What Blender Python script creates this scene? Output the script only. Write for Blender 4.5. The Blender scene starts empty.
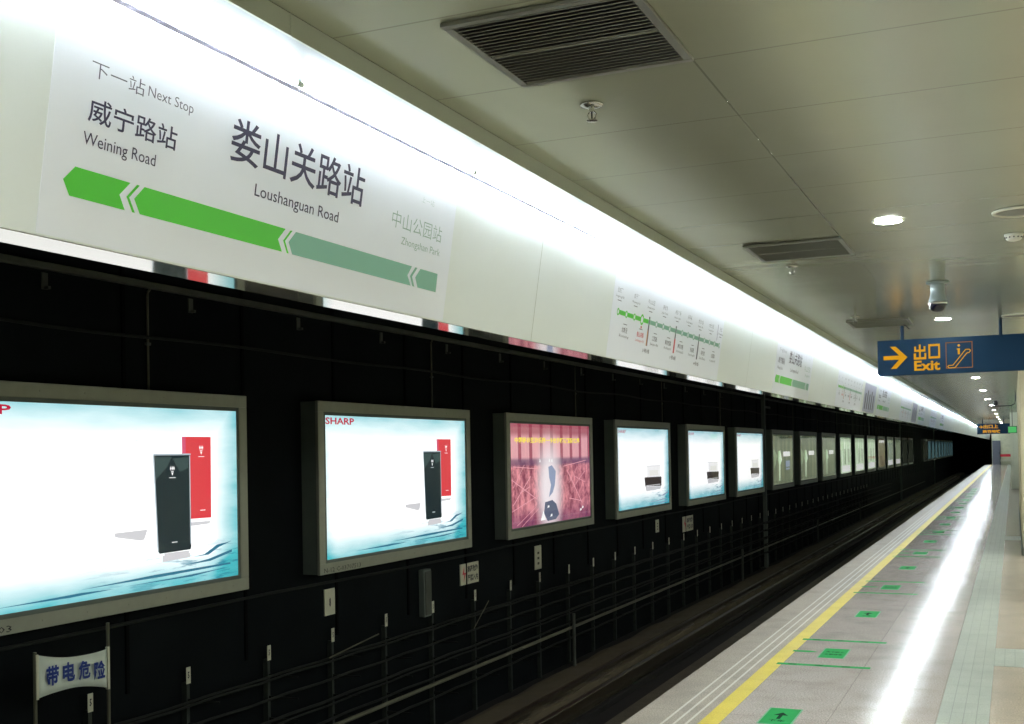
import bpy, bmesh, math, random
from mathutils import Vector, Matrix
random.seed(7)
C = bpy.context.scene.collection
PI = math.pi

# ------------------------------------------------------------------ camera, world, exposure
cam = bpy.data.cameras.new('camera')
cam.sensor_width = 36.0
cam.lens = 1143.3457 / 1024 * 36.0
cam.shift_y = 74.13 / 1024
cam.clip_start = 0.05
cam.clip_end = 400
camo = bpy.data.objects.new('camera', cam)
C.objects.link(camo)
yaw, pit, rol = 0.4130, 0.0154, -0.0179
fwd = Vector((-math.sin(yaw) * math.cos(pit), math.cos(yaw) * math.cos(pit), math.sin(pit)))
rt = Vector((math.cos(yaw), math.sin(yaw), 0))
up = rt.cross(fwd)
r2 = math.cos(rol) * rt + math.sin(rol) * up
u2 = -math.sin(rol) * rt + math.cos(rol) * up
H = 1.65
camo.matrix_world = Matrix(((r2.x, u2.x, -fwd.x, 0), (r2.y, u2.y, -fwd.y, 0), (r2.z, u2.z, -fwd.z, H), (0, 0, 0, 1)))
bpy.context.scene.camera = camo
w = bpy.data.worlds.new('world')
bpy.context.scene.world = w
w.use_nodes = True
w.node_tree.nodes['Background'].inputs[0].default_value = (0.5, 0.6, 0.55, 1)
w.node_tree.nodes['Background'].inputs[1].default_value = 0.02
vs = bpy.context.scene.view_settings
vs.view_transform = 'Standard'
vs.look = 'None'
vs.gamma = 1
vs.use_curve_mapping = False
vs.exposure = 0.0
bpy.context.scene.cycles.max_bounces = 8
bpy.context.scene.cycles.sample_clamp_indirect = 6

TUBE_E = 300.0        # fluorescent tubes of the fascia
SPOT_E = 130.0       # platform downlights
HALL_FILL_E = 1120.0      # added fill lamps over the unseen hall
BOX_E = 1.4        # backlit posters

# ------------------------------------------------------------------ material helpers
def srgb(r, g, b):
    f = lambda c: (c / 255) / 12.92 if c <= 10 else ((c / 255 + 0.055) / 1.055) ** 2.4
    return (f(r), f(g), f(b), 1)

class G:
    """small node-graph builder"""
    def __init__(s, name):
        s.m = bpy.data.materials.new(name); s.m.use_nodes = True
        s.t = s.m.node_tree; s.n = s.t.nodes; s.l = s.t.links
        s.b = s.n['Principled BSDF']; s.out = s.n['Material Output']
        s._xyz = None
    def put(s, sock, v):
        if isinstance(v, bpy.types.NodeSocket): s.l.new(v, sock)
        else:
            if isinstance(v, (int, float)) and sock.type in ('RGBA', 'VECTOR'):
                v = (v, v, v, 1) if sock.type == 'RGBA' else (v, v, v)
            sock.default_value = v
    def co(s):
        if s._xyz is None:
            s.tc = s.n.new('ShaderNodeTexCoord')
            x = s.n.new('ShaderNodeSeparateXYZ'); s.l.new(s.tc.outputs['Object'], x.inputs[0])
            s._xyz = x.outputs
        return s._xyz
    def m_(s, op, a, b=0.0, c=None):
        n = s.n.new('ShaderNodeMath'); n.operation = op
        s.put(n.inputs[0], a); s.put(n.inputs[1], b)
        if c is not None: s.put(n.inputs[2], c)
        return n.outputs[0]
    def ramp(s, v, lo, hi):          # 0..1 clamped smooth
        if isinstance(lo, (int, float)) and lo > hi: return s.m_('SUBTRACT', 1.0, s.ramp(v, hi, lo))
        n = s.n.new('ShaderNodeMapRange'); n.interpolation_type = 'SMOOTHSTEP'
        s.put(n.inputs['Value'], v); s.put(n.inputs['From Min'], lo); s.put(n.inputs['From Max'], hi)
        return n.outputs[0]
    def mix(s, f, a, b):
        n = s.n.new('ShaderNodeMix'); n.data_type = 'RGBA'
        s.put(n.inputs[0], f); s.put(n.inputs[6], a); s.put(n.inputs[7], b)
        return n.outputs[2]
    def noise(s, scale, detail=3, stretch=(1, 1, 1), rough=0.5):
        s.co()
        mp = s.n.new('ShaderNodeMapping'); s.l.new(s.tc.outputs['Object'], mp.inputs[0]); mp.inputs['Scale'].default_value = stretch
        n = s.n.new('ShaderNodeTexNoise'); s.l.new(mp.outputs[0], n.inputs['Vector'])
        n.inputs['Scale'].default_value = scale; n.inputs['Detail'].default_value = detail; n.inputs['Roughness'].default_value = rough
        return n.outputs[0]
    def bump(s, h, strength=0.3, dist=0.005):
        n = s.n.new('ShaderNodeBump'); s.put(n.inputs['Height'], h)
        n.inputs['Strength'].default_value = strength; n.inputs['Distance'].default_value = dist
        s.l.new(n.outputs[0], s.b.inputs['Normal'])
    def line(s, coord, pitch, off, width):   # 1 on a joint line
        a = s.m_('SUBTRACT', coord, off); a = s.m_('DIVIDE', a, pitch); a = s.m_('FRACT', a)
        a = s.m_('SUBTRACT', a, 0.5); a = s.m_('ABSOLUTE', a)
        return s.m_('GREATER_THAN', a, 0.5 - width / pitch / 2)
    def fin(s, col=None, rough=None, metal=None, emis=None, es=None, spec=None):
        for k, v in (('Base Color', col), ('Roughness', rough), ('Metallic', metal), ('Emission Color', emis), ('Emission Strength', es), ('Specular IOR Level', spec)):
            if v is not None: s.put(s.b.inputs[k], v)
        return s.m

def simple(name, col, rough=0.5, metal=0.0, var=0.08, scale=12, bump=0.0, spec=None):
    g = G(name)
    n = g.noise(scale, 4)
    dark = tuple(c * (1 - var) for c in col[:3]) + (1,)
    lite = tuple(min(1, c * (1 + var)) for c in col[:3]) + (1,)
    if bump: g.bump(n, bump)
    return g.fin(g.mix(n, dark, lite), rough, metal, spec=spec)

def glow(name, col, e):
    g = G(name); n = g.noise(3, 2)
    return g.fin((0, 0, 0, 1), 0.6, 0, g.mix(n, tuple(c * .97 for c in col[:3]) + (1,), col), e, spec=0.0)

def poster_white(name, teal, e, amount=1.0):
    """white backlit print, teal towards the borders, water streaks along the bottom"""
    g = G(name); x, y, z = g.co()[0], g.co()[1], g.co()[2]
    nz = g.noise(1.6, 4, (1, 1.0, 5.0))
    nf = g.noise(2.2, 5, (1, 1.1, 14.0), 0.65)
    top = g.ramp(z, 1.10, 1.46)
    right = g.m_('MULTIPLY', g.ramp(y, 2.55, 3.0), 0.75)
    left = g.m_('MULTIPLY', g.ramp(y, 0.32, 0.08), 0.35)
    bot = g.ramp(z, 0.42, 0.08)
    a = g.m_('MAXIMUM', g.m_('MULTIPLY', top, 0.62), g.m_('MAXIMUM', right, left))
    a = g.m_('ADD', a, g.m_('MULTIPLY', bot, 0.85))
    a = g.m_('MULTIPLY', a, g.m_('ADD', 0.55, nz))
    wat = g.m_('MULTIPLY', g.ramp(nf, 0.52, 0.64), g.m_('MULTIPLY', g.ramp(z, 0.50, 0.25), g.ramp(y, 0.9, 2.8)))
    c = g.mix(g.m_('MINIMUM', g.m_('MULTIPLY', a, amount), 1.0), (1, 1, 1, 1), teal)
    c = g.mix(g.m_('MULTIPLY', wat, 0.8), c, srgb(20, 120, 150))
    st = g.m_('SUBTRACT', e, g.m_('MULTIPLY', a, e * 0.25))
    return g.fin((0, 0, 0, 1), 0.6, 0, c, st, spec=0)

# ceiling: pale olive painted metal panels
g = G('ceiling_panels'); X, Y, Z = g.co()[0], g.co()[1], g.co()[2]
jl = g.line(Y, 0.655, 3.49, 0.008)
jx = g.line(X, 1.22, -0.89, 0.007)
n = g.noise(0.9, 3); n2 = g.noise(3.0, 3, (0.35, 2.6, 1))
base = g.mix(n, srgb(172, 175, 154), srgb(188, 192, 172))
base = g.mix(g.m_('MULTIPLY', jl, 0.32), base, srgb(70, 68, 56))
base = g.mix(g.m_('MULTIPLY', jx, 0.4), base, srgb(60, 58, 46))
g.bump(g.m_('SUBTRACT', g.m_('MULTIPLY', n2, 0.5), g.m_('MULTIPLY', g.m_('MAXIMUM', jl, jx), 1.0)), 0.3, 0.004)
M_ceil = g.fin(base, 0.2, 0.4)

def stone(name, c1, c2, rough=0.14, tile=(0.6, 0.6), off=(0, 0), joint=0.5, grooves=False, speck=0.5):
    g = G(name); X, Y, Z = g.co()[0], g.co()[1], g.co()[2]
    n = g.noise(90, 3, rough=0.8); n2 = g.noise(3.5, 4); n3 = g.noise(7, 3, (0.25, 3.0, 1))
    c = g.mix(g.ramp(n, 0.35, 0.65), c1, c2)
    c = g.mix(g.m_('MULTIPLY', g.ramp(n2, 0.4, 0.75), 0.35), c, tuple(v * 0.72 for v in c1[:3]) + (1,))
    jj = g.m_('MAXIMUM', g.line(Y, tile[1], off[1], 0.006), g.line(X, tile[0], off[0], 0.006))
    c = g.mix(g.m_('MULTIPLY', jj, joint), c, tuple(v * 0.35 for v in c1[:3]) + (1,))
    h = g.m_('SUBTRACT', g.m_('MULTIPLY', n3, 0.6), jj)
    if grooves:
        gr = None
        for gx in (-1.85, -1.92, -1.99):
            q = g.m_('LESS_THAN', g.m_('ABSOLUTE', g.m_('SUBTRACT', X, gx)), 0.008)
            gr = q if gr is None else g.m_('MAXIMUM', gr, q)
        c = g.mix(g.m_('MULTIPLY', gr, 0.42), c, srgb(235, 232, 222))
        h = g.m_('SUBTRACT', h, g.m_('MULTIPLY', gr, 1.0))
    g.bump(h, 0.35, 0.0025)
    rr = g.m_('ADD', rough, g.m_('MULTIPLY', n2, 0.08))
    return g.fin(c, rr, 0.0)

M_floor = stone('speckled_granite', srgb(156, 147, 140), srgb(204, 195, 188), 0.075, (0.6, 1.15), (-1.665, 0.2), 0.35)
M_edge = stone('edge_granite', srgb(112, 104, 92), srgb(164, 154, 138), 0.45, (3.0, 0.575), (-4, 0.2), 0.45, grooves=True)
M_beige = stone('beige_granite', srgb(140, 129, 113), srgb(178, 166, 148), 0.2, (0.8, 0.8), (-0.17, 0.3), 0.3)
M_tact = stone('tactile_tile', srgb(136, 144, 134), srgb(168, 176, 164), 0.35, (0.0725, 0.29), (-0.46, 0.05), 0.5)
M_yellow = stone('yellow_paint', srgb(176, 156, 28), srgb(202, 182, 46), 0.45, (5, 1.15), (-4, 0.2), 0.25)
M_green = simple('green_sticker', srgb(0, 128, 58), 0.7, 0, 0.12, 9, 0.0, 0.12)
M_greenedge = simple('pale_green_border', srgb(96, 150, 116), 0.7, 0, 0.08, 12, 0.0, 0.1)
M_darkgreen = simple('dark_print', srgb(4, 44, 24), 0.8, 0, 0.08, 12, 0.0, 0.05)
M_wall = simple('soot_black_wall', srgb(14, 18, 20), 0.8, 0, 0.5, 2.2, 0.4, 0.06)
M_void = simple('tunnel_black', srgb(6, 8, 9), 0.9, 0, 0.4, 3, 0.0, 0.05)
M_band = simple('dusty_grey_duct', srgb(78, 82, 76), 0.6, 0, 0.3, 6, 0.0, 0.1)
M_cable = simple('dusty_cable', srgb(38, 41, 39), 0.7, 0, 0.3, 8, 0.0, 0.08)
M_pipe = simple('galvanised_pipe', srgb(84, 84, 70), 0.55, 0.0, 0.35, 5, 0.0, 0.2)
M_post = simple('rack_steel', srgb(50, 56, 52), 0.6, 0.0, 0.5, 9, 0.0, 0.1)
M_label = simple('white_tag', srgb(196, 196, 176), 0.6, 0, 0.1, 20)
M_black = simple('black_plastic', srgb(18, 18, 22), 0.35)
M_frame = simple('aluminium_frame', srgb(150, 154, 140), 0.45, 0.15, 0.12, 10)
M_house = simple('grey_box_side', srgb(96, 106, 100), 0.6, 0.1, 0.15, 5)
M_bed = simple('brown_trackbed', srgb(80, 72, 54), 0.9, 0, 0.35, 5, 0.6)
M_ditch = simple('dark_ditch', srgb(14, 13, 12), 0.9, 0, 0.4, 5, 0.5)
M_slab = stone('track_slab', srgb(78, 74, 60), srgb(104, 98, 82), 0.8, (5, 0.6), (-9, 0.1), 0.8)
M_rail = simple('rail_steel', srgb(84, 76, 62), 0.35, 0.8, 0.2, 15)
M_rust = simple('rusty_steel', srgb(62, 46, 36), 0.8, 0.2, 0.3, 15)
M_panel = simple('white_fascia_sheet', srgb(224, 231, 231), 0.33, 0, 0.02, 1.3)
M_sheet = simple('white_sign_film', srgb(232, 237, 247), 0.45, 0, 0.015, 2)
M_mapsheet = simple('pale_map_film', srgb(232, 237, 248), 0.45, 0, 0.015, 2)
M_chrome = simple('polished_steel', srgb(190, 192, 182), 0.06, 0.72, 0.02, 3)
M_trim = simple('grey_enamel_trim', srgb(158, 164, 152), 0.35, 0.2, 0.06, 4)
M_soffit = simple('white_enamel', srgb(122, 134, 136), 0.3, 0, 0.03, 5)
M_batten = simple('lilac_grey_batten', srgb(214, 208, 236), 0.4, 0.1, 0.2, 9)
def frosted():
    g = G('frosted_lilac_lip')
    n = g.noise(40, 3)
    d = g.n.new('ShaderNodeBsdfDiffuse'); t_ = g.n.new('ShaderNodeBsdfTranslucent'); mx = g.n.new('ShaderNodeMixShader')
    g.put(d.inputs[0], g.mix(n, srgb(190, 184, 214), srgb(216, 210, 236))); t_.inputs[0].default_value = srgb(222, 214, 248)
    g.put(mx.inputs[0], g.m_('MULTIPLY', g.ramp(n, 0.3, 0.7), 0.022)); g.l.new(d.outputs[0], mx.inputs[1]); g.l.new(t_.outputs[0], mx.inputs[2])
    g.l.new(mx.outputs[0], g.out.inputs[0]); g.n.remove(g.b)
    return g.m
M_lip = frosted()
M_ink = simple('dark_violet_ink', srgb(46, 40, 74), 0.5)
M_inklight = simple('thin_grey_ink', srgb(92, 92, 110), 0.5)
M_faded = simple('faded_green_ink', srgb(150, 176, 168), 0.5)
M_lime = simple('line_green', srgb(62, 190, 20), 0.4, 0, 0.03)
M_sage = simple('passed_grey_green', srgb(116, 172, 152), 0.4, 0, 0.03)
M_red = simple('map_red', srgb(200, 30, 60), 0.5)
M_orange = simple('map_orange', srgb(200, 140, 50), 0.5)
M_navyink = simple('map_navy', srgb(30, 40, 80), 0.5)
M_purple = simple('map_purple', srgb(90, 60, 120), 0.5)
M_lilac = simple('lilac_advert_film', srgb(176, 180, 206), 0.45, 0, 0.15, 4)
M_navy = simple('navy_enamel', srgb(2, 34, 56), 0.6, 0, 0.08, 4, 0.0, 0.15)
M_grille = simple('grille_aluminium', srgb(120, 120, 112), 0.4, 0.4, 0.1, 8)
M_slat = simple('louvre_slat', srgb(116, 118, 108), 0.45, 0.1, 0.1, 8)
M_silver = simple('chrome_fitting', srgb(200, 200, 195), 0.15, 0.95, 0.05, 8)
M_camgrey = simple('camera_housing', srgb(128, 138, 138), 0.4, 0.2, 0.06, 8)
M_dome = simple('dark_dome', srgb(20, 18, 34), 0.05, 0.0, 0.05, 8)
M_white = simple('white_plastic', srgb(205, 205, 190), 0.45, 0, 0.05, 8)
M_col = stone('column_stone', srgb(176, 168, 138), srgb(200, 194, 166), 0.2, (0.6, 0.6), (0, 0), 0.3)
M_hall = stone('hall_wall_stone', srgb(188, 190, 164), srgb(208, 210, 186), 0.25, (0.9, 0.9), (0, 0), 0.3)
M_endwall = simple('blue_grey_door', srgb(92, 96, 112), 0.5)
M_flag = simple('white_cloth', srgb(205, 216, 206), 0.8, 0, 0.08, 12)
M_blue = simple('blue_print', srgb(16, 50, 130), 0.7)
E_tube = glow('lit_tube', (0.86, 0.96, 1.0, 1), TUBE_E)
E_hallfill = glow('lit_hall_fill', (0.98, 1.0, 0.96, 1), HALL_FILL_E)
E_spot = glow('lit_lamp', (0.98, 1.0, 0.93, 1), SPOT_E)
E_amber = glow('lit_amber', srgb(236, 170, 34), 0.8)
E_brown = glow('painted_brown_reflection', srgb(120, 64, 24), 0.35)  # brown patch of a painted hall reflection
E_sharp = poster_white('lit_water_poster', srgb(70, 190, 200), BOX_E)
E_cam = poster_white('lit_product_poster', srgb(70, 185, 200), BOX_E)
E_redtext = glow('lit_red_letters', srgb(205, 30, 70), 0.9)
E_redbody = glow('lit_red_panel', srgb(235, 66, 76), 0.95)
E_redside = glow('lit_red_edge', srgb(226, 96, 130), 0.95)
E_blackbody = glow('lit_black_panel', srgb(24, 44, 50), 0.9)
E_blacksheen = glow('lit_dark_sheen', srgb(62, 84, 84), 0.9)
E_blackedge = glow('lit_pale_edge', srgb(190, 205, 215), 0.9)
E_greystand = glow('lit_grey_stand', srgb(218, 218, 222), 1.0)
E_wave = glow('lit_blue_wave', srgb(52, 128, 160), 0.85)
E_white = glow('lit_white', (1, 1, 1, 1), 1.1)
E_darkbox = glow('lit_dark_brown', srgb(70, 60, 54), 0.8)
E_beigebox = glow('lit_beige', srgb(250, 250, 244), 1.05)
E_yellow = glow('lit_yellow_text', srgb(255, 232, 90), 1.1)
E_pink = glow('lit_pink_streak', srgb(250, 178, 188), 0.95)
E_bluefig = glow('lit_blue_figure', srgb(160, 174, 206), 0.9)
E_darkfig = glow('lit_dark_figure', srgb(112, 120, 146), 0.8)
E_green = glow('lit_exit_green', srgb(90, 190, 110), 0.9)

def pane_mat():
    g = G('clear_pane')
    g.n.remove(g.b)
    fr = g.n.new('ShaderNodeFresnel'); fr.inputs[0].default_value = 1.45
    tr = g.n.new('ShaderNodeBsdfTransparent'); gl = g.n.new('ShaderNodeBsdfGlossy'); gl.inputs['Roughness'].default_value = 0.03
    mx = g.n.new('ShaderNodeMixShader'); g.l.new(fr.outputs[0], mx.inputs[0]); g.l.new(tr.outputs[0], mx.inputs[1]); g.l.new(gl.outputs[0], mx.inputs[2])
    ge = g.n.new('ShaderNodeNewGeometry')
    g.l.new(g.m_('MULTIPLY', fr.outputs[0], g.m_('SUBTRACT', 1.0, ge.outputs['Backfacing'])), mx.inputs[0])
    g.l.new(mx.outputs[0], g.out.inputs[0])
    return g.m
M_pane = pane_mat()

def poster_red():
    g = G('lit_red_scene_poster'); x, y, z = g.co()[0], g.co()[1], g.co()[2]
    n = g.noise(3.2, 8, (1, 1.5, 1.2), 0.75); n2 = g.noise(5, 4, (1, 2.2, 0.5))
    c = g.mix(g.ramp(n, 0.36, 0.64), srgb(134, 56, 84), srgb(244, 160, 168))
    # colonnade above the horizon
    colm = g.line(y, 0.36, 0.05, 0.10)
    upper = g.ramp(z, 0.90, 0.98)
    c = g.mix(g.m_('MULTIPLY', upper, 0.85), c, g.mix(colm, srgb(242, 180, 186), srgb(170, 84, 104)))
    arch = g.m_('MULTIPLY', g.ramp(g.m_('ABSOLUTE', g.m_('SUBTRACT', z, 0.93)), 0.07, 0.02), 0.7)
    c = g.mix(arch, c, srgb(96, 70, 110))
    topd = g.ramp(z, 1.22, 1.32)
    c = g.mix(g.m_('MULTIPLY', topd, 0.75), c, srgb(160, 66, 84))
    low = g.ramp(z, 0.42, 0.12)
    c = g.mix(g.m_('MULTIPLY', low, 0.75), c, g.mix(n2, srgb(70, 40, 110), srgb(150, 70, 90)))
    dy = g.m_('MULTIPLY', g.m_('SUBTRACT', y, 1.40), 1.25); dz = g.m_('MULTIPLY', g.m_('SUBTRACT', z, 0.58), 0.85)
    r = g.m_('SQRT', g.m_('ADD', g.m_('MULTIPLY', dy, dy), g.m_('MULTIPLY', dz, dz)))
    c = g.mix(g.m_('MULTIPLY', g.ramp(r, 0.75, 0.18), 0.97), c, srgb(255, 246, 250))
    return g.fin((0, 0, 0, 1), 0.6, 0, c, 1.0, spec=0)
E_red = poster_red()

def glow_stripes(name, a, b, c3, e, seed, pitch=0.62):  # striped glow: painted hall reflections, and the teal poster
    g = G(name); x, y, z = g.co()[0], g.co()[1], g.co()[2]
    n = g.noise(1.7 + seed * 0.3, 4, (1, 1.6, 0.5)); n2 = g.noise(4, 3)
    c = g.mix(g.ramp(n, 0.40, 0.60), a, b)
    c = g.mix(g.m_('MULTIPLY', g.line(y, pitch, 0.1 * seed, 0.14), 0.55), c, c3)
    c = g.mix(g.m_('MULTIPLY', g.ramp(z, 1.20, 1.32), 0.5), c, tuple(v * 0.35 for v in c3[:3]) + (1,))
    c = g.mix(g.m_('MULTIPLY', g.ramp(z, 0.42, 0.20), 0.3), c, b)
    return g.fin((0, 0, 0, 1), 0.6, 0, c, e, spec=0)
E_olive = [glow_stripes('painted_olive_reflection_%s' % n_, srgb(142, 150, 116), srgb(108, 120, 94), srgb(84, 100, 78), 0.9, k) for k, n_ in ((0, 'a'), (1, 'b'), (2, 'c'))]  # platform hall mirrored in the glass, painted as olive glow
E_mint = [glow_stripes('painted_mint_reflection_%s' % n_, srgb(228, 242, 222), srgb(190, 220, 176), srgb(110, 156, 90), 1.3, k) for k, n_ in ((3, 'a'), (4, 'b'), (5, 'c'))]  # brighter hall reflection painted into the emission
E_tan = glow_stripes('painted_tan_reflection', srgb(150, 140, 104), srgb(140, 130, 96), srgb(140, 128, 98), 0.7, 6, 3)  # tan hall reflection, painted as glow
E_sagep = [glow_stripes('painted_sage_reflection_%s' % n_, srgb(196, 210, 182), srgb(140, 160, 120), srgb(90, 112, 80), 1.0, k) for k, n_ in ((7, 'a'), (8, 'b'))]  # grey-green hall reflection, painted as glow
E_dim = glow_stripes('painted_dim_reflection', srgb(90, 98, 80), srgb(64, 70, 60), srgb(50, 60, 46), 0.6, 2)  # faint hall reflection painted into dark glass
E_teal = glow_stripes('lit_teal_poster', srgb(130, 176, 180), srgb(100, 144, 150), srgb(50, 70, 80), 0.85, 3)

# ------------------------------------------------------------------ object helpers
def link(name, me, mat, parent=None, loc=None):
    o = bpy.data.objects.new(name, me); C.objects.link(o)
    if mat is not None and not me.materials: me.materials.append(mat)
    if parent is not None: o.parent = parent
    if loc is not None: o.location = loc
    return o
def obj(name, bm, mat, parent=None, loc=None, smooth=False):
    bmesh.ops.recalc_face_normals(bm, faces=bm.faces[:])
    me = bpy.data.meshes.new(name); bm.to_mesh(me); bm.free()
    if smooth:
        for p in me.polygons: p.use_smooth = True
    return link(name, me, mat, parent, loc)
def thing(name, label, cat, loc=(0, 0, 0), group=None):
    o = bpy.data.objects.new(name, None); C.objects.link(o); o.location = loc
    o.empty_display_size = 0.1
    tag(o, label, cat, group); return o
def tag(o, label, cat, group=None):
    o['label'] = label; o['category'] = cat
    if group: o['group'] = group
    return o
def struct(name, bm, mat, loc=None):
    o = obj(name, bm, mat, None, loc); o['kind'] = 'structure'; return o
def dup(root, loc, label=None, group=None):
    r = root.copy(); C.objects.link(r); r.location = loc
    if label: r['label'] = label
    if group: r['group'] = group
    for ch in list(root.children):
        c = ch.copy(); C.objects.link(c); c.parent = r
        for g_ in ch.children:
            d = g_.copy(); C.objects.link(d); d.parent = c
    return r
def bx(bm, x0, x1, y0, y1, z0, z1, bev=0.0):
    m = Matrix.Translation(((x0 + x1) / 2, (y0 + y1) / 2, (z0 + z1) / 2)) @ Matrix.Diagonal((abs(x1 - x0), abs(y1 - y0), abs(z1 - z0), 1))
    r = bmesh.ops.create_cube(bm, size=1, matrix=m)
    if bev:
        es = list({e for v in r['verts'] for e in v.link_edges})
        bmesh.ops.bevel(bm, geom=es, offset=bev, segments=2, affect='EDGES', profile=0.5)
    return bm
def box(x0, x1, y0, y1, z0, z1, bev=0.0): return bx(bmesh.new(), x0, x1, y0, y1, z0, z1, bev)
def tube(bm, pts, r, seg=8, caps=True):
    pts = [Vector(p) for p in pts]; rings = []
    for i, p in enumerate(pts):
        d = (pts[min(i + 1, len(pts) - 1)] - pts[max(i - 1, 0)]).normalized()
        a = Vector((0, 0, 1)) if abs(d.z) < 0.9 else Vector((1, 0, 0))
        s = d.cross(a).normalized(); t = s.cross(d)
        rr = r[i] if isinstance(r, (list, tuple)) else r
        rings.append([bm.verts.new(p + (s * math.cos(2 * PI * k / seg) + t * math.sin(2 * PI * k / seg)) * rr) for k in range(seg)])
    for a, b in zip(rings, rings[1:]):
        for k in range(seg): bm.faces.new((a[k], a[(k + 1) % seg], b[(k + 1) % seg], b[k]))
    if caps: bm.faces.new(rings[0]); bm.faces.new(rings[-1][::-1])
    return bm
def lathe(bm, prof, seg=24, c=(0, 0, 0)):
    c = Vector(c); rings = []
    for r, z in prof:
        if r < 1e-6: rings.append([bm.verts.new(c + Vector((0, 0, z)))])
        else: rings.append([bm.verts.new(c + Vector((r * math.cos(2 * PI * k / seg), r * math.sin(2 * PI * k / seg), z))) for k in range(seg)])
    for a, b in zip(rings, rings[1:]):
        for k in range(seg):
            k2 = (k + 1) % seg
            if len(a) == 1 and len(b) == 1: continue
            if len(a) == 1: bm.faces.new((a[0], b[k], b[k2]))
            elif len(b) == 1: bm.faces.new((a[k], a[k2], b[0]))
            else: bm.faces.new((a[k], a[k2], b[k2], b[k]))
    return bm
def extrude_y(bm, prof, y0, y1, closed=True):
    a = [bm.verts.new((x, y0, z)) for x, z in prof]; b = [bm.verts.new((x, y1, z)) for x, z in prof]
    n = len(prof)
    for k in range(n if closed else n - 1): bm.faces.new((a[k], a[(k + 1) % n], b[(k + 1) % n], b[k]))
    if closed: bm.faces.new(a[::-1]); bm.faces.new(b)
    return bm

class Frame:
    """a flat plane in the world: origin, right, up; places prints that lie t off the plane"""
    def __init__(s, o, r, u):
        s.o, s.r, s.u = Vector(o), Vector(r).normalized(), Vector(u).normalized(); s.n = s.r.cross(s.u)
    def p(s, a, b, t=0.0): return s.o + s.r * a + s.u * b + s.n * t
def poly(bm, fr, pts, t=0.002, thick=0.0):
    vs_ = [bm.verts.new(fr.p(a, b, t)) for a, b in pts]
    f = bm.faces.new(vs_)
    if thick:
        r = bmesh.ops.extrude_face_region(bm, geom=[f])
        bmesh.ops.translate(bm, verts=[v for v in r['geom'] if isinstance(v, bmesh.types.BMVert)], vec=fr.n * thick)
    return bm
def rect(bm, fr, a0, a1, b0, b1, t=0.002, thick=0.0): return poly(bm, fr, [(a0, b0), (a1, b0), (a1, b1), (a0, b1)], t, thick)
def seg(bm, fr, a, b, wd, t=0.002):
    a, b = Vector(a), Vector(b); d = (b - a).normalized(); n = Vector((-d.y, d.x)) * wd / 2
    return poly(bm, fr, [tuple(a + n), tuple(a - n), tuple(b - n), tuple(b + n)], t)

_tc = {}
def text_shape(s, bold=0.0, res=2):
    key = (s, bold, res)
    if key not in _tc:
        cu = bpy.data.curves.new('t', 'FONT'); cu.body = s; cu.size = 1; cu.offset = bold; cu.resolution_u = res; cu.fill_mode = 'FRONT'
        o = bpy.data.objects.new('t', cu); C.objects.link(o)
        bpy.context.view_layer.update()
        me = bpy.data.meshes.new_from_object(o.evaluated_get(bpy.context.evaluated_depsgraph_get()))
        vv = [(v.co.x, v.co.y) for v in me.vertices]; ff = [tuple(p.vertices) for p in me.polygons]
        bpy.data.objects.remove(o); bpy.data.curves.remove(cu); bpy.data.meshes.remove(me)
        xs = [v[0] for v in vv]; ys = [v[1] for v in vv]
        x0, x1, y0, y1 = min(xs), max(xs), min(ys), max(ys)
        _tc[key] = ([((x - x0) / (x1 - x0), (y - y0) / max(1e-6, (y1 - y0))) for x, y in vv], ff)
    return _tc[key]
def text(bm, fr, s, a0, a1, b0, b1, t=0.002, bold=0.0, res=2):
    vv, ff = text_shape(s, bold, res)
    vs_ = [bm.verts.new(fr.p(a0 + (a1 - a0) * x, b0 + (b1 - b0) * y, t)) for x, y in vv]
    for f in ff:
        try: bm.faces.new([vs_[i] for i in f])
        except ValueError: pass
    return bm

# ------------------------------------------------------------------ setting
Y0, Y1 = -9.0, 126.0
# platform
def strip(name, x0, x1, y0, y1, mat, z1=0.0, z0=-0.12):
    return struct(name, box(x0, x1, y0, y1, z0, z1), mat)
strip('floor_edge', -2.215, -1.785, Y0, 104, M_edge)
strip('trim_1', -1.785, -1.665, Y0, 104, M_yellow)
strip('floor', -1.665, -0.46, Y0, 104, M_floor)
strip('trim_2', -0.46, -0.17, Y0, 104, M_tact)
strip('floor_hall', -0.17, 4.0, Y0, 104, M_beige)
for k, (a, b) in enumerate(((9.28, 10.08), (21.6, 22.5))):
    strip('trim_%d' % (3 + k), -0.17, 4.0, a, b, M_tact, 0.003, -0.0)
struct('wall_platform', box(-2.17, -2.05, Y0, 104, -1.35, -0.12), M_void)
# track
struct('floor_trackbed', box(-3.90, -2.17, Y0, Y1, -1.45, -1.13), M_slab)
struct('floor_rail_seat', box(-4.60, -4.34, Y0, Y1, -1.45, -1.232), M_ditch)
struct('floor_ditch', box(-5.79, -3.90, Y0, Y1, -1.6, -1.30), M_ditch)
bm = bmesh.new()
prof = [(-5.28, -1.30), (-5.27, -1.10), (-5.20, -1.085), (-4.90, -1.08), (-4.66, -1.10), (-4.62, -1.30)]
ys = [Y0 + 0.6 * i for i in range(int((70 - Y0) / 0.6))] + [70, 90, Y1]
rows = []
for y in ys:
    j = random.uniform(-0.03, 0.03)
    rows.append([bm.verts.new((x + j * (1 if i < 3 else 0.4), y, z + (random.uniform(-0.012, 0.012) if 0 < i < 5 else 0))) for i, (x, z) in enumerate(prof)])
for a, b in zip(rows, rows[1:]):
    for k in range(len(prof) - 1): bm.faces.new((a[k], a[k + 1], b[k + 1], b[k]))
struct('floor_bank', bm, M_bed)
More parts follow.
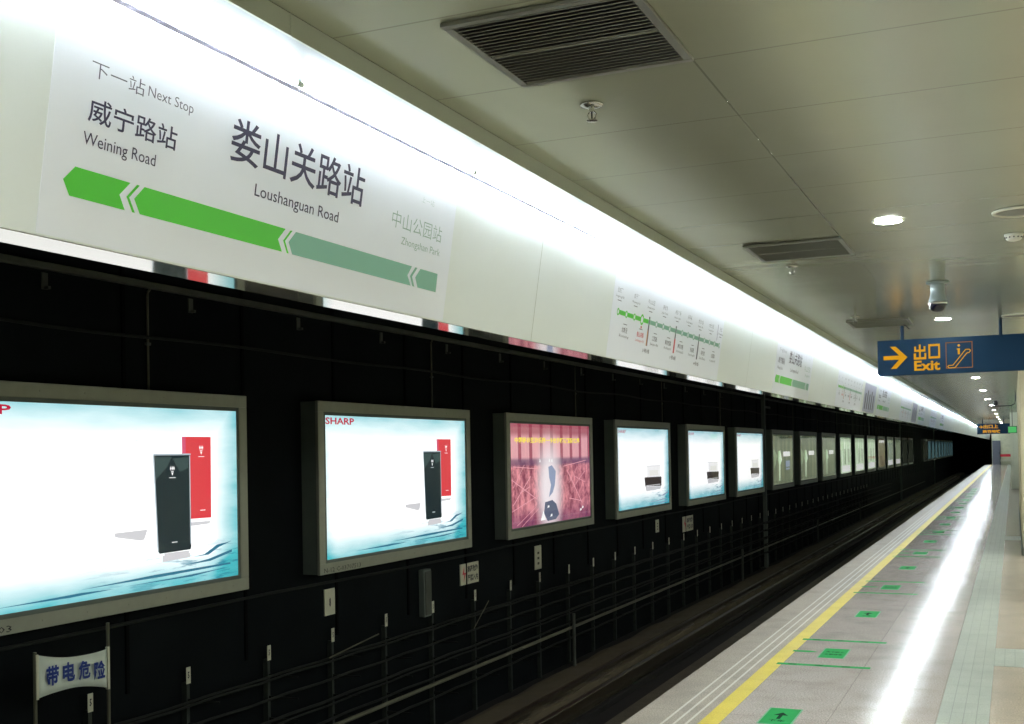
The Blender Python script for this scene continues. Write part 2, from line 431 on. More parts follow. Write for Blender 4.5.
# trackside wall and the dark tunnel above the track
struct('wall_left', box(-5.99, -5.79, Y0, Y1, -1.6, 4.2), M_wall)
bm = bmesh.new()
for k in range(80):
    y = 4.95 + 1.37 * k
    bx(bm, -5.795, -5.776, y, y + 0.03, 0.0, 4.1)
struct('trim_5', bm, M_void)
struct('ceiling_tunnel', box(-5.99, -1.79, Y0, Y1, 4.2, 4.3), M_void)
struct('wall_far', box(-5.99, 4.2, Y1, Y1 + 0.2, -1.6, 4.3), M_void)
struct('wall_back', box(-5.99, 4.2, Y0 - 0.2, Y0, -1.6, 4.3), M_wall)
struct('wall_upstand', box(-1.80, -1.79, Y0, Y1, 2.90, 4.2), M_void)
# platform ceiling: one connected sheet, every panel edge a hair up or down as in the photo
bm = bmesh.new()
xs = [-1.79, -1.34, -0.89, 0.33, 1.55, 2.77, 4.0]
ysc = []
y = 3.49 - 19 * 0.655
while y < 119.4: ysc.append(y); y += 0.655
grid = []
for y in ysc:
    j = random.uniform(-0.0016, 0.0016)
    grid.append([bm.verts.new((x, y, 2.87 + j + random.uniform(-0.0008, 0.0008))) for x in xs])
for a, b in zip(grid, grid[1:]):
    for k in range(len(xs) - 1): bm.faces.new((a[k], b[k], b[k + 1], a[k + 1]))
struct('ceiling', bm, M_ceil)
struct('ceiling_slab', box(-1.79, 4.2, Y0, Y1, 2.90, 3.0), M_void)
# hall side: unseen wall of the hall, and the stone column face that shows at the right edge
struct('wall_right', box(4.0, 4.2, Y0, Y1, -0.1, 2.9), M_hall)
bm = box(0.105, 1.3, 18.6, 30.0, 0, 2.865)
for k in range(19): bx(bm, 0.098, 0.106, 18.72 + 0.6 * k, 18.76 + 0.6 * k, 0.12, 2.86)
struct('wall_column', bm, M_col)
struct('wall_recess', box(0.33, 1.3, 30.0, 47.0, 0, 2.865), M_endwall)
struct('wall_hall', box(-0.10, 1.3, 47.0, 104.0, 0, 2.865), M_hall)
bx_ = box(0.08, 0.11, 18.6, 30.0, 0, 0.11); struct('baseboard_column', bx_, M_band)
# far end of the platform
struct('wall_end', box(-1.66, -0.1, 104.0, 104.3, 0, 2.87), M_hall)
o = struct('door_1', box(-1.62, -0.98, 103.90, 104.0, 0, 2.02, 0.01), M_endwall)
obj('door_handle', box(-1.10, -1.06, 103.84, 103.9, 0.95, 1.07, 0.005), M_silver, o)

# ------------------------------------------------------------------ edge fascia over the platform edge
PO = Vector((-2.087, 0, 0.534 + H)); PD = Vector((0.152, 0, 0.988)).normalized()
FAS = Frame(PO, (0, 1, 0), PD)       # a = distance along the platform, b = height up the slanted sheet
FE = 119.0
tx, tz = (PO + PD * 0.632).x, (PO + PD * 0.632).z
bm = bmesh.new()
extrude_y(bm, [(PO.x, PO.z), (tx, tz), (tx - 0.04, tz), (PO.x - 0.02, PO.z)], Y0, FE)
struct('trim_10', bm, M_panel)
bm = bmesh.new()
extrude_y(bm, [(PO.x - 0.005, PO.z - 0.002), (PO.x - 0.135, PO.z - 0.002), (PO.x - 0.135, PO.z + 0.01), (PO.x - 0.005, PO.z + 0.01)], Y0, FE)
struct('trim_6', bm, M_chrome)
bm = bmesh.new()
extrude_y(bm, [(PO.x - 0.03, PO.z + 0.012), (PO.x - 0.15, PO.z + 0.012), (PO.x - 0.15, 2.9), (tx - 0.05, 2.9)], Y0, FE)
struct('trim_11', bm, M_void)
bm = bmesh.new()
extrude_y(bm, [(-1.788, 2.868), (-1.788, 2.806), (-1.796, 2.806), (-1.796, 2.868)], Y0, FE)
y = 2.617 - 3.0 * 3
while y < 70:
    bx(bm, -1.7885, -1.7865, y, y + 0.004, 2.806, 2.868); y += 3.0
struct('trim_7', bm, M_trim)
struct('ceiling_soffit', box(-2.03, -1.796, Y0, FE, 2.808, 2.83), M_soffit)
struct('trim_8', rect(bmesh.new(), Frame((-1.964, 0, 0), (0, 1, 0), (0, 0, 1)), Y0, FE, 2.757, 2.773, 0.0), M_lip)
struct('trim_12', box(-2.012, -1.999, Y0, FE, 2.785, 2.808), M_batten)

# sheet joints of the fascia
bm = bmesh.new()
for k, a in enumerate((0.6, 5.0, 9.75, 13.9, 18.7, 23.0)):
    rect(bm, FAS, a, a + 0.004, 0.002, 0.62, 0.0015)
struct('trim_9', bm, M_trim)

def fluorescent():
    t = thing('fluorescent_lamp', 'white fluorescent tube in the row of tubes along the top of the white fascia', 'lamp', (-1.982, 0, 2.797), 'tubes along the top of the fascia')
    obj('glass_tube', tube(bmesh.new(), [(0, 0.012, 0), (0, 1.216, 0)], 0.008, 8), E_tube, t)
    for a, b in ((0.0, 0.012), (1.216, 1.228)):
        obj('end_cap', tube(bmesh.new(), [(0, a, 0), (0, b, 0)], 0.0095, 8), M_white, t)
    return t
lamp0 = fluorescent()
first = True
k = 0
y = 4.19 - 1.24 * 5
while y < FE - 1.3:
    if first: lamp0.location = (-1.982, y, 2.797); first = False
    else: dup(lamp0, (-1.982, y, 2.797))
    y += 1.24

# ------------------------------------------------------------------ name signs and route maps on the fascia
def name_sign(y, label, full):
    fr = Frame(FAS.p(0, 0), FAS.r, FAS.u)
    t = thing('station_name_sign', label, 'sign', (0, 0, 0), 'station name signs on the fascia')
    s = y - 2.0
    obj('film', rect(bmesh.new(), fr, 2.0 + s, 4.085 + s, 0.004, 0.585, 0.0012, 0.0006), M_sheet, t)
    T = 0.0035
    R = lambda a0, a1: (a0 + s, a1 + s)
    res = 3 if full else 1
    bm = bmesh.new(); text(bm, fr, '娄山关路站', *R(2.664, 3.391), 0.326, 0.453, T, 0.008, res); obj('station_name', bm, M_ink, t)
    bm = bmesh.new(); text(bm, fr, 'Loushanguan Road', *R(2.795, 3.253), 0.238, 0.285, T, 0.002, res); obj('station_name_lettering', bm, M_ink, t)
    bm = bmesh.new(); text(bm, fr, '威宁路站', *R(2.121, 2.440), 0.296, 0.357, T, 0.008, res); text(bm, fr, 'Weining Road', *R(2.113, 2.368), 0.230, 0.270, T, 0.0, res)
    obj('next_station_lettering', bm, M_ink, t)
    bm = bmesh.new(); text(bm, fr, '下一站', *R(2.118, 2.302), 0.403, 0.444, T, -0.006, res); text(bm, fr, 'Next Stop', *R(2.316, 2.492), 0.402, 0.437, T, -0.006, res)
    obj('next_stop_lettering', bm, M_inklight, t)
    bm = bmesh.new(); text(bm, fr, '中山公园站', *R(3.60, 3.988), 0.300, 0.361, T, -0.008, res); text(bm, fr, 'Zhongshan Park', *R(3.682, 3.990), 0.240, 0.275, T, -0.004, res)
    obj('previous_station_lettering', bm, M_faded, t)
    bm = bmesh.new(); text(bm, fr, '上一站', *R(3.80, 3.90), 0.425, 0.447, T, -0.02, 1); obj('previous_stop_lettering', bm, M_faded, t)
    b0, bm_, b1 = 0.108, 0.143, 0.180
    P = lambda pts: [(a + s, b) for a, b in pts]
    cv = lambda bm2, a, wd: poly(bm2, fr, P([(a + 0.033, b1), (a, bm_), (a + 0.026, b0), (a + 0.026 + wd, b0), (a + wd, bm_), (a + 0.033 + wd, b1)]), T)
    bm = bmesh.new()
    poly(bm, fr, P([(2.098, b1), (2.064, bm_), (2.088, b0), (2.276, b0), (2.252, bm_), (2.286, b1)]), T)
    cv(bm, 2.277, 0.010)
    poly(bm, fr, P([(2.338, b1), (2.305, bm_), (2.331, b0), (2.962, b0), (2.935, bm_), (2.968, b1)]), T)
    cv(bm, 2.962, 0.010)
    obj('green_line_bar', bm, M_lime, t)
    bm = bmesh.new()
    poly(bm, fr, P([(3.024, b1), (2.991, bm_), (3.017, b0), (3.790, b0), (3.757, bm_), (3.783, b1)]), T)
    cv(bm, 3.777, 0.016)
    poly(bm, fr, P([(3.851, b1), (3.818, bm_), (3.844, b0), (3.994, b0), (3.992, b1)]), T)
    obj('grey_line_bar', bm, M_sage, t)
    return t
sl = ['big station name sign nearest the camera, above the first lightboxes', 'station name sign right of the first route map on the white fascia',
      'small station name sign beyond the lilac advert on the fascia', 'distant station name sign left of the blue exit sign', 'far tiny station name sign behind the exit sign edge']
for k in range(5): name_sign(2.0 + 8.9 * k, sl[k], k == 0)

ST = ['淞虹路', '北新泾', '威宁路', '娄山关路', '中山公园', '江苏路', '静安寺', '南京西路', '人民广场', '南京东路', '陆家嘴', '东昌路', '世纪大道', '科技馆', '世纪公园', '龙阳路', '张江']
EN = ['Songhong Rd', 'Beixinjing', 'Weining Rd', 'Loushanguan Rd', 'Zhongshan Park', 'Jiangsu Rd', "Jing'an Temple", 'West Nanjing Rd', "People's Square", 'East Nanjing Rd', 'Lujiazui', 'Dongchang Rd', 'Century Ave', 'Science Museum', 'Century Park', 'Longyang Rd', 'Zhangjiang']
def route_map(y, label, full):
    fr = Frame(FAS.p(0, 0), FAS.r, FAS.u); s = y - 6.09
    t = thing('route_map', label, 'sign', (0, 0, 0), 'route maps on the fascia')
    obj('film', rect(bmesh.new(), fr, 6.09 + s, 8.71 + s, 0.004, 0.585, 0.0012, 0.0006), M_mapsheet, t)
    T = 0.0035; zl = 0.268
    ax = [6.20 + s + i * (8.64 - 6.20) / 16 for i in range(17)]
    bg, bs, ti, tr = bmesh.new(), bmesh.new(), bmesh.new(), bmesh.new()
    for i in range(17):
        a = ax[i]; bmx = bg if i <= 3 else bs
        ring = bmx
        # station ring
        N = 10; r0, r1 = 0.022, 0.013
        if i == 3: r0, r1 = 0.034, 0.022
        vo = [fr.p(a + r0 * math.cos(2 * PI * q / N), zl + r0 * math.sin(2 * PI * q / N), T) for q in range(N)]
        vi = [fr.p(a + r1 * math.cos(2 * PI * q / N), zl + r1 * math.sin(2 * PI * q / N), T) for q in range(N)]
        vo = [ring.verts.new(v) for v in vo]; vi = [ring.verts.new(v) for v in vi]
        for q in range(N): ring.faces.new((vo[q], vo[(q + 1) % N], vi[(q + 1) % N], vi[q]))
        if i < 16: rect(bmx, fr, a + r0, ax[i + 1] - 0.022, zl - 0.013, zl + 0.013, T)
        bt = tr if i == 3 else ti
        n = len(ST[i]); wd = 0.034 * n
        if i % 2 == 0:
            rect(ti, fr, a - 0.035, a + 0.035, 0.330, 0.334, T)
            if full or True: text(bt, fr, ST[i], a - wd / 2, a + wd / 2, 0.375, 0.405, T, -0.01, 1)
            if full: text(bt, fr, EN[i], a - 0.075, a + 0.075, 0.345, 0.361, T, 0, 1)
        else:
            rect(ti, fr, a - 0.035, a + 0.035, 0.207, 0.211, T)
            text(bt, fr, ST[i], a - wd / 2, a + wd / 2, 0.160, 0.192, T, 0.012, 1)
            if full: text(bt, fr, EN[i], a - 0.085, a + 0.085, 0.128, 0.148, T, 0.0, 1)
    poly(tr, fr, [(ax[3] - 0.015, 0.228), (ax[3] + 0.015, 0.228), (ax[3], 0.205)], T)
    obj('green_route_line', bg, M_lime, t); obj('grey_route_line', bs, M_sage, t)
    obj('station_lettering', ti, M_inklight, t); obj('current_station_lettering', tr, M_red, t)
    for i, m1, m2, nm in ((4, M_orange, M_purple, '3号线'), (8, M_red, M_red, '1号线'), (12, M_navyink, M_navyink, '4号线')):
        bm = bmesh.new(); rect(bm, fr, ax[i] - 0.018, ax[i] - 0.002, 0.120, 0.215, T); o = obj('transfer_bar', bm, m1, t)
        bm = bmesh.new(); rect(bm, fr, ax[i], ax[i] + 0.012, 0.120, 0.215, T); obj('transfer_bar', bm, m2, t)
        bm = bmesh.new(); rect(bm, fr, ax[i] - 0.016, ax[i] + 0.010, 0.215, 0.30, T - 0.0005)
        text(bm, fr, nm, ax[i] - 0.07, ax[i] + 0.07, 0.075, 0.102, T, 0.01, 1); obj('transfer_lettering', bm, M_inklight, t)
    bm = bmesh.new(); rect(bm, fr, ax[15] + 0.05, ax[15] + 0.058, 0.30, 0.42, T); obj('airport_bar', bm, M_purple, t)
    return t
ml = ['big route map with green and grey line, nearest on the fascia', 'second route map, beyond the second station name sign', 'third route map, small, left of the blue exit sign', 'fourth distant route map on the fascia behind the exit sign']
for k in range(4): route_map(6.09 + 8.95 * k, ml[k], k == 0)
for k, (a, b) in enumerate(((17.95, 19.45), (26.9, 28.2))):
    fr = FAS
    t = thing('advert_film', ['lilac advert film between the second route map and third name sign', 'small lilac advert film near the exit sign'][k], 'poster', (0, 0, 0))
    obj('film', rect(bmesh.new(), fr, a, b, 0.02, 0.45, 0.0012, 0.0006), M_lilac, t)
    bm = bmesh.new()
    for q in range(5): rect(bm, fr, a + 0.15 + q * 0.26, a + 0.27 + q * 0.26, 0.06, 0.30 + 0.05 * (q % 2), 0.0035)
    obj('printed_figures', bm, M_inklight, t)

# ------------------------------------------------------------------ advertising lightboxes on the trackside wall
def frame_prof(t, y_a, W=3.08, Hh=1.54):
    # housing back to the wall, raised aluminium frame with a stepped inner lip
    o1 = obj('housing', box(-0.185, -0.012, 0.004, W - 0.004, 0.004, Hh - 0.004, 0.004), M_house, t)
    bm = bmesh.new()
    fw = 0.095
    for a in (bx(bm, -0.03, 0.0, 0, W, Hh - fw, Hh, 0.004), bx(bm, -0.03, 0.0, 0, W, 0, fw, 0.004), bx(bm, -0.03, 0.0, 0, fw, fw, Hh - fw, 0.004), bx(bm, -0.03, 0.0, W - fw, W, fw, Hh - fw, 0.004)): pass
    # screw heads along the frame
    for k in range(8):
        y = 0.2 + k * (W - 0.4) / 7
        for z in (0.05, Hh - 0.05): bx(bm, -0.001, 0.003, y - 0.006, y + 0.006, z - 0.006, z + 0.006)
    obj('frame', bm, M_frame, t)
    bm = bmesh.new(); i0, i1 = fw, fw + 0.03
    bx(bm, -0.028, -0.006, i0, W - i0, Hh - i1, Hh - i0); bx(bm, -0.028, -0.006, i0, W - i0, i0, i1)
    bx(bm, -0.028, -0.006, i0, i1, i1, Hh - i1); bx(bm, -0.028, -0.006, W - i1, W - i0, i1, Hh - i1)
    obj('inner_lip', bm, M_house, t)
    obj('glass_pane', box(-0.0078, -0.0058, fw + 0.02, W - fw - 0.02, fw + 0.02, Hh - fw - 0.02), M_pane, t)
FR0 = Frame((-0.0125, 0, 0), (0, 1, 0), (0, 0, 1))
def lightbox(k, label, poster, kind):
    y = 4.43 + 4.13 * k
    if k == 1: y = 8.53
    if k == 2: y = 12.62
    if k == 3: y = 16.74
    t = thing('lightbox', label, 'lightbox', (-5.6, y, 0.609), 'advertising lightboxes along the trackside wall')
    frame_prof(t, y)
    p = obj('poster', rect(bmesh.new(), FR0, 0.10, 2.98, 0.10, 1.44, 0.0, 0.0012), poster, t)  # from olive to dim, this face carries painted hall reflections
    if kind == 'sharp':
        fr = Frame((-0.0125, 0.035 if k == 0 else 0.0, 0), (0, 1, 0), (0, 0, 1)); T = 0.002
        bm = text(bmesh.new(), FR0, 'SHARP', 0.135, 0.745 if k == 0 else 0.62, 1.335, 1.397, T, 0.025, 2); obj('brand_lettering', bm, E_redtext, p)
        bm = bmesh.new(); poly(bm, fr, [(2.28, 0.60), (2.60, 0.597), (2.606, 1.21), (2.275, 1.21)], T); obj('red_purifier_print', bm, E_redbody, p)
        bm = bmesh.new(); poly(bm, fr, [(2.275, 0.66), (2.315, 0.60), (2.315, 1.21), (2.275, 1.21)], T + .0004); obj('red_purifier_edge_print', bm, E_redside, p)
        bm = bmesh.new(); poly(bm, fr, [(2.30, 0.575), (2.595, 0.572), (2.575, 0.552), (2.33, 0.545)], T); obj('red_purifier_foot_print', bm, E_greystand, p)
        bm = bmesh.new(); poly(bm, fr, [(1.965, 1.075), (1.985, 1.078), (2.35, 1.078), (2.365, 1.07), (2.365, 0.395), (2.355, 0.375), (2.02, 0.37), (1.998, 0.395)], T + .0008); obj('black_purifier_print', bm, E_blackbody, p)
        bm = bmesh.new(); poly(bm, fr, [(1.985, 1.06), (2.16, 1.06), (2.11, 0.99), (1.99, 0.90)], T + .0012); poly(bm, fr, [(2.17, 1.05), (2.345, 1.06), (2.34, 0.98), (2.25, 0.95)], T + .0012); obj('black_purifier_sheen_print', bm, E_blacksheen, p)
        bm = bmesh.new(); poly(bm, fr, [(1.962, 1.075), (1.975, 1.078), (2.01, 0.39), (1.998, 0.385)], T + .0016); poly(bm, fr, [(2.352, 1.07), (2.364, 1.07), (2.362, 0.42), (2.352, 0.41)], T + .0016)
        rect(bm, fr, 1.965, 2.37, 1.074, 1.086, T + .0016); obj('silver_edge_print', bm, E_blackedge, p)
        bm = bmesh.new(); poly(bm, fr, [(2.05, 0.352), (2.35, 0.348), (2.352, 0.318), (2.05, 0.308)], T); rect(bm, fr, 2.07, 2.34, 0.33, 0.368, T); obj('black_purifier_foot_print', bm, E_greystand, p)
        bm = bmesh.new()
        for (a, b) in ((2.165, 0.965), (2.49, 1.115)):     # little leaf emblem and script
            for q in (-1, 0, 1): poly(bm, fr, [(a + q * 0.017, b - 0.004), (a + q * 0.017 + 0.008, b + 0.014), (a + q * 0.017, b + 0.032), (a + q * 0.017 - 0.008, b + 0.014)], T + .002)
            rect(bm, fr, a - 0.014, a + 0.014, b - 0.012, b - 0.006, T + .002); poly(bm, fr, [(a - 0.012, b - 0.016), (a + 0.012, b - 0.016), (a, b - 0.04)], T + .002)
            rect(bm, fr, a - 0.035, a + 0.035, b - 0.056, b - 0.051, T + .002)
        rect(bm, fr, 2.15, 2.21, 0.438, 0.445, T + .002); rect(bm, fr, 2.47, 2.53, 0.655, 0.661, T + .002)
        obj('white_emblem_print', bm, E_white, p)
        bm = bmesh.new()
        for pts in ([(2.42, 0.315), (2.55, 0.325), (2.70, 0.385), (2.88, 0.40), (2.72, 0.365), (2.60, 0.318)], [(2.30, 0.262), (2.60, 0.285), (2.88, 0.335), (2.88, 0.315), (2.62, 0.268)], [(1.3, 0.20), (2.0, 0.225), (2.86, 0.235), (2.86, 0.222), (2.1, 0.205)], [(1.7, 0.175), (2.3, 0.185), (2.8, 0.20), (2.4, 0.172)], [(0.6, 0.165), (1.3, 0.180), (1.6, 0.172), (1.2, 0.160)]): poly(bm, FR0, pts, T)
        obj('ripple_print', bm, E_wave, p)
        bm = bmesh.new(); poly(bm, fr, [(1.575, 0.548), (1.90, 0.552), (1.865, 0.484), (1.83, 0.478), (1.58, 0.52)], T)
        poly(bm, fr, [(1.69, 1.183), (1.80, 1.188), (1.845, 1.166), (1.80, 1.180)], T); obj('white_purifier_print', bm, E_greystand, p)
    elif kind == 'product':
        fr = FR0; T = 0.002
        bm = bmesh.new(); rect(bm, fr, 1.66, 2.42, 0.60, 0.79, T); obj('open_lid_print', bm, E_white, p)
        bm = bmesh.new(); seg(bm, fr, (1.66, 0.60), (1.66, 0.79), .006, T + .0002); seg(bm, fr, (2.42, 0.60), (2.42, 0.79), .006, T + .0002); rect(bm, fr, 1.80, 2.30, 0.63, 0.72, T + .0002); obj('lid_outline_print', bm, E_beigebox, p)
        bm = bmesh.new(); poly(bm, fr, [(1.50, 0.61), (2.50, 0.60), (2.49, 0.44), (1.54, 0.46)], T + .0004); obj('dark_case_print', bm, E_darkbox, p)
        bm = bmesh.new(); poly(bm, fr, [(1.54, 0.455), (2.47, 0.435), (2.42, 0.39), (1.60, 0.375)], T + .0006); rect(bm, fr, 1.58, 2.44, 0.79, 0.798, T); rect(bm, fr, 1.60, 2.42, 0.462, 0.476, T + .0008); obj('case_base_print', bm, E_greystand, p)
        bm = bmesh.new(); poly(bm, fr, [(1.55, 0.205), (2.0, 0.19), (2.6, 0.215), (2.9, 0.205), (2.5, 0.195), (2.0, 0.18)], T)
        poly(bm, fr, [(2.45, 0.27), (2.9, 0.33), (2.9, 0.31), (2.6, 0.265)], T); poly(bm, fr, [(2.0, 0.15), (2.8, 0.17), (2.9, 0.16), (2.4, 0.145)], T); obj('ripple_print', bm, E_bluefig, p)
        bm = text(bmesh.new(), fr, 'SHARP', 0.15, 0.55, 1.335, 1.385, T, 0.01, 1); obj('brand_lettering', bm, E_redtext, p)
    elif kind == 'red':
        fr = FR0; T = 0.002
        bm = text(bmesh.new(), fr, '中国移动互动乐园一卡在手畅玩精彩世界', 0.26, 2.56, 1.17, 1.245, T, 0.035, 1); obj('yellow_title_lettering', bm, E_yellow, p)
        bm = bmesh.new()
        for a, b, wd in (((0.18, 0.40), (0.75, 0.75), .014), ((0.15, 0.72), (0.95, 0.45), .012), ((0.15, 0.33), (1.0, 0.50), .010), ((0.2, 0.62), (0.55, 0.9), .010), ((2.05, 0.80), (2.62, 0.33), .018), ((2.25, 0.55), (2.75, 0.78), .010),
                         ((2.1, 0.62), (2.45, 0.85), .008), ((2.3, 0.72), (2.75, 0.62), .009), ((0.3, 0.15), (0.9, 0.35), .008), ((0.45, 0.13), (1.0, 0.33), .008), ((1.9, 0.86), (2.8, 0.93), .010), ((0.2, 0.88), (1.0, 0.84), .010),
                         ((2.1, 0.42), (2.6, 0.36), .012), ((0.4, 0.55), (0.72, 0.62), .01)): seg(bm, fr, a, b, wd, T)
        obj('pink_streak_print', bm, E_pink, p)
        bm = bmesh.new(); poly(bm, fr, [(1.36, 0.86), (1.48, 0.88), (1.62, 0.80), (1.58, 0.62), (1.50, 0.52), (1.36, 0.46), (1.44, 0.62), (1.38, 0.72)], T); obj('blue_figure_print', bm, E_bluefig, p)
        bm = bmesh.new(); poly(bm, fr, [(1.22, 0.40), (1.48, 0.42), (1.62, 0.36), (1.72, 0.22), (1.60, 0.16), (1.30, 0.15), (1.18, 0.26)], T + .0003); obj('dark_figure_print', bm, E_darkfig, p)
        bm = bmesh.new()
        for a, b in ((1.30, 0.32), (1.40, 0.20), (2.52, 0.22), (2.60, 0.25)): poly(bm, fr, [(a, b), (a + 0.07, b + 0.01), (a + 0.06, b + 0.04), (a + 0.01, b + 0.03)], T + .0006)
        for a in (1.05, 1.38, 1.47): poly(bm, fr, [(a, .925), (a + 0.04, .925), (a + 0.03, .965), (a + 0.01, .965)], T)
        poly(bm, fr, [(1.06, 0.17), (1.16, 0.30), (1.24, 0.17)], T + .0006)
        obj('white_glint_print', bm, E_white, p)
    elif kind in ('olive', 'olive2'):  # shapes paint the fascia and hall signs mirrored in the glass
        fr = FR0; T = 0.002
        bm = bmesh.new(); poly(bm, fr, [(0.22, 1.05), (0.75, 0.86), (0.22, 0.5)], T); obj('painted_wedge_reflection', bm, E_sagep[0], p)
        bm = bmesh.new(); poly(bm, fr, [(0.85, 0.98), (1.15, 1.0), (1.35, 0.75), (1.12, 0.62), (1.05, 0.2), (0.9, 0.2), (0.92, 0.62), (0.8, 0.75)], T); obj('painted_green_reflection', bm, E_mint[0], p)
        bm = bmesh.new(); rect(bm, fr, 1.55, 2.55, 0.84, 0.97, T); obj('painted_sign_reflection', bm, E_white, p)
        if kind == 'olive':
            bm = bmesh.new(); rect(bm, fr, 1.9, 2.5, 0.56, 0.72, T); rect(bm, fr, 1.9, 2.45, 0.48, 0.53, T); obj('painted_blue_reflection', bm, E_bluefig, p)
    elif kind == 'tan':  # band and seat are painted reflections of the hall
        fr = FR0; T = 0.002
        bm = bmesh.new(); rect(bm, fr, 0.5, 2.8, 1.25, 1.36, T); obj('painted_band_reflection', bm, E_white, p)
        bm = bmesh.new(); poly(bm, fr, [(0.9, 0.2), (0.9, 0.62), (1.7, 0.62), (1.7, 0.42), (2.4, 0.42), (2.4, 0.2)], T); obj('painted_seat_reflection', bm, E_brown, p)
    elif kind == 'mint':  # panels and ground are painted reflections of the hall
        fr = FR0; T = 0.002
        bm = bmesh.new(); rect(bm, fr, 1.2, 1.5, 0.45, 1.0, T); rect(bm, fr, 2.1, 2.5, 0.5, 1.0, T); obj('painted_panel_reflection', bm, E_sagep[1], p)
        bm = bmesh.new(); rect(bm, fr, 0.4, 2.7, 0.16, 0.40, T); obj('painted_ground_reflection', bm, E_white, p)
    return t
lightbox(0, 'nearest lit lightbox, cut by the left edge, showing red and black air purifiers', E_sharp, 'sharp')
lightbox(1, 'second lit lightbox with whole red brand word and red and black purifiers', E_sharp, 'sharp')
lightbox(2, 'lit lightbox with red scene poster and yellow title', E_red, 'red')
lightbox(3, 'white lit lightbox with dark case, directly right of the red scene poster', E_cam, 'product')
lightbox(4, 'white lit lightbox with dark case, middle of the three alike', E_cam, 'product')
lightbox(5, 'white lit lightbox with dark case, right of its two twins, by the tall pole', E_cam, 'product')
lightbox(6, 'dim olive lightbox with painted blue reflection, first right of the tall pole', E_olive[0], 'olive')
lightbox(7, 'dim olive lightbox without painted blue reflection, second right of the tall pole', E_olive[1], 'olive2')
lightbox(8, 'dim olive lightbox with painted white reflection along its top', E_olive[2], 'olive2')
lightbox(9, 'pale green bright lightbox, leftmost of three alike', E_mint[0], 'mint')
lightbox(10, 'pale green bright lightbox, middle of three alike', E_mint[1], 'mint')
lightbox(11, 'pale green bright lightbox just left of the tan one', E_mint[2], 'mint')
lightbox(12, 'tan lightbox with painted white and brown hall reflections', E_tan, 'tan')
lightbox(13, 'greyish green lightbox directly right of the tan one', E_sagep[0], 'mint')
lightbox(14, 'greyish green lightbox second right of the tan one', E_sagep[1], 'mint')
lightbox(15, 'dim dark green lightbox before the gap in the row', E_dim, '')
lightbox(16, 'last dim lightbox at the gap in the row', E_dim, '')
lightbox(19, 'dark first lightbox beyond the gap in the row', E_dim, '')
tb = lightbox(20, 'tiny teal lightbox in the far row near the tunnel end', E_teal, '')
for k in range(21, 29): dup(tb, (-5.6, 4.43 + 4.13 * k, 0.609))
for b_ in [o for o in bpy.data.objects if o.get('category') == 'lightbox' and o['label'].startswith('tiny teal')]: b_['group'] = 'far teal lightboxes'

# inventory number on the frames
for yb, sx, s_ in ((8.53, 0.06, 'N-12 C-03707513'), (4.43, 0.50, '2003')):
    par = [o for o in bpy.data.objects if o.type == 'EMPTY' and o.get('category') == 'lightbox' and abs(o.location.y - yb) < 0.01][0]
    bm = text(bmesh.new(), Frame((0.0032, 0, 0), (0, 1, 0), (0, 0, 1)), s_, sx, sx + (0.62 if len(s_) > 5 else 0.22), 0.015, 0.055, 0.0, 0.0, 1)
    obj('inventory_lettering', bm, M_black, par)

# ------------------------------------------------------------------ trackside wall: duct, cable, conduits, brackets, tags
tag(obj('cable_duct', box(-5.785, -5.74, Y0 + 0.1, 100, 2.905, 2.955, 0.006), M_band), 'long grey duct along the dark wall just under the fascia', 'duct')
bm = bmesh.new(); pts = []
y = 0.0
while y < 80:
    pts.append((-5.765, y, 2.56 + 0.012 * math.sin(y * 1.9) - 0.012 * abs(math.sin(y * 0.7)))); y += 0.4
tube(bm, pts, 0.013, 6)
tag(obj('wall_cable', bm, M_cable), 'long sagging grey cable on the dark wall above the lightboxes', 'cable')
def conduit(y):
    t = thing('conduit', 'thin vertical conduit dropping from the duct to a lightbox', 'conduit', (-5.775, y, 2.15), 'conduits above the lightboxes')
    obj('pipe', tube(bmesh.new(), [(0, 0, 0), (0, 0, 0.70), (0, 0.005, 0.73), (0, 0.03, 0.755)], 0.009, 6), M_pipe, t)
    obj('clip', box(-0.013, 0.012, -0.02, 0.02, 0.34, 0.36), M_band, t)
    return t
c0 = conduit(6.58)
for k in range(1, 12): dup(c0, (-5.775, 6.58 + 4.45 * k, 2.15))
def bracket():
    t = thing('wall_bracket', 'small grey bracket under the duct on the dark wall', 'bracket', (-5.79, 5.62, 2.78), 'brackets under the duct')
    obj('plate', box(0, 0.012, -0.025, 0.025, 0, 0.11, 0.002), M_band, t); obj('hook', box(0.012, 0.05, -0.012, 0.012, 0.0, 0.02, 0.002), M_band, t)
    return t
b0 = bracket()
for k in range(1, 14): dup(b0, (-5.79, 5.62 + 1.45 * k, 2.78))
bm = bmesh.new(); tube(bm, [(-5.77, y_, 0.50 + 0.01 * math.sin(y_)) for y_ in range(0, 80, 2)], 0.014, 6)
tag(obj('wall_cable', bm, M_cable), 'long cable running just below the row of lightboxes', 'cable')
t = thing('junction_box', 'upright grey junction box below the second lightbox', 'box', (-5.79, 10.68, -0.06))
obj('body', box(0, 0.07, 0, 0.16, 0, 0.50, 0.008), M_house, t); obj('door', box(0.07, 0.08, 0.015, 0.145, 0.02, 0.48, 0.003), M_band, t)

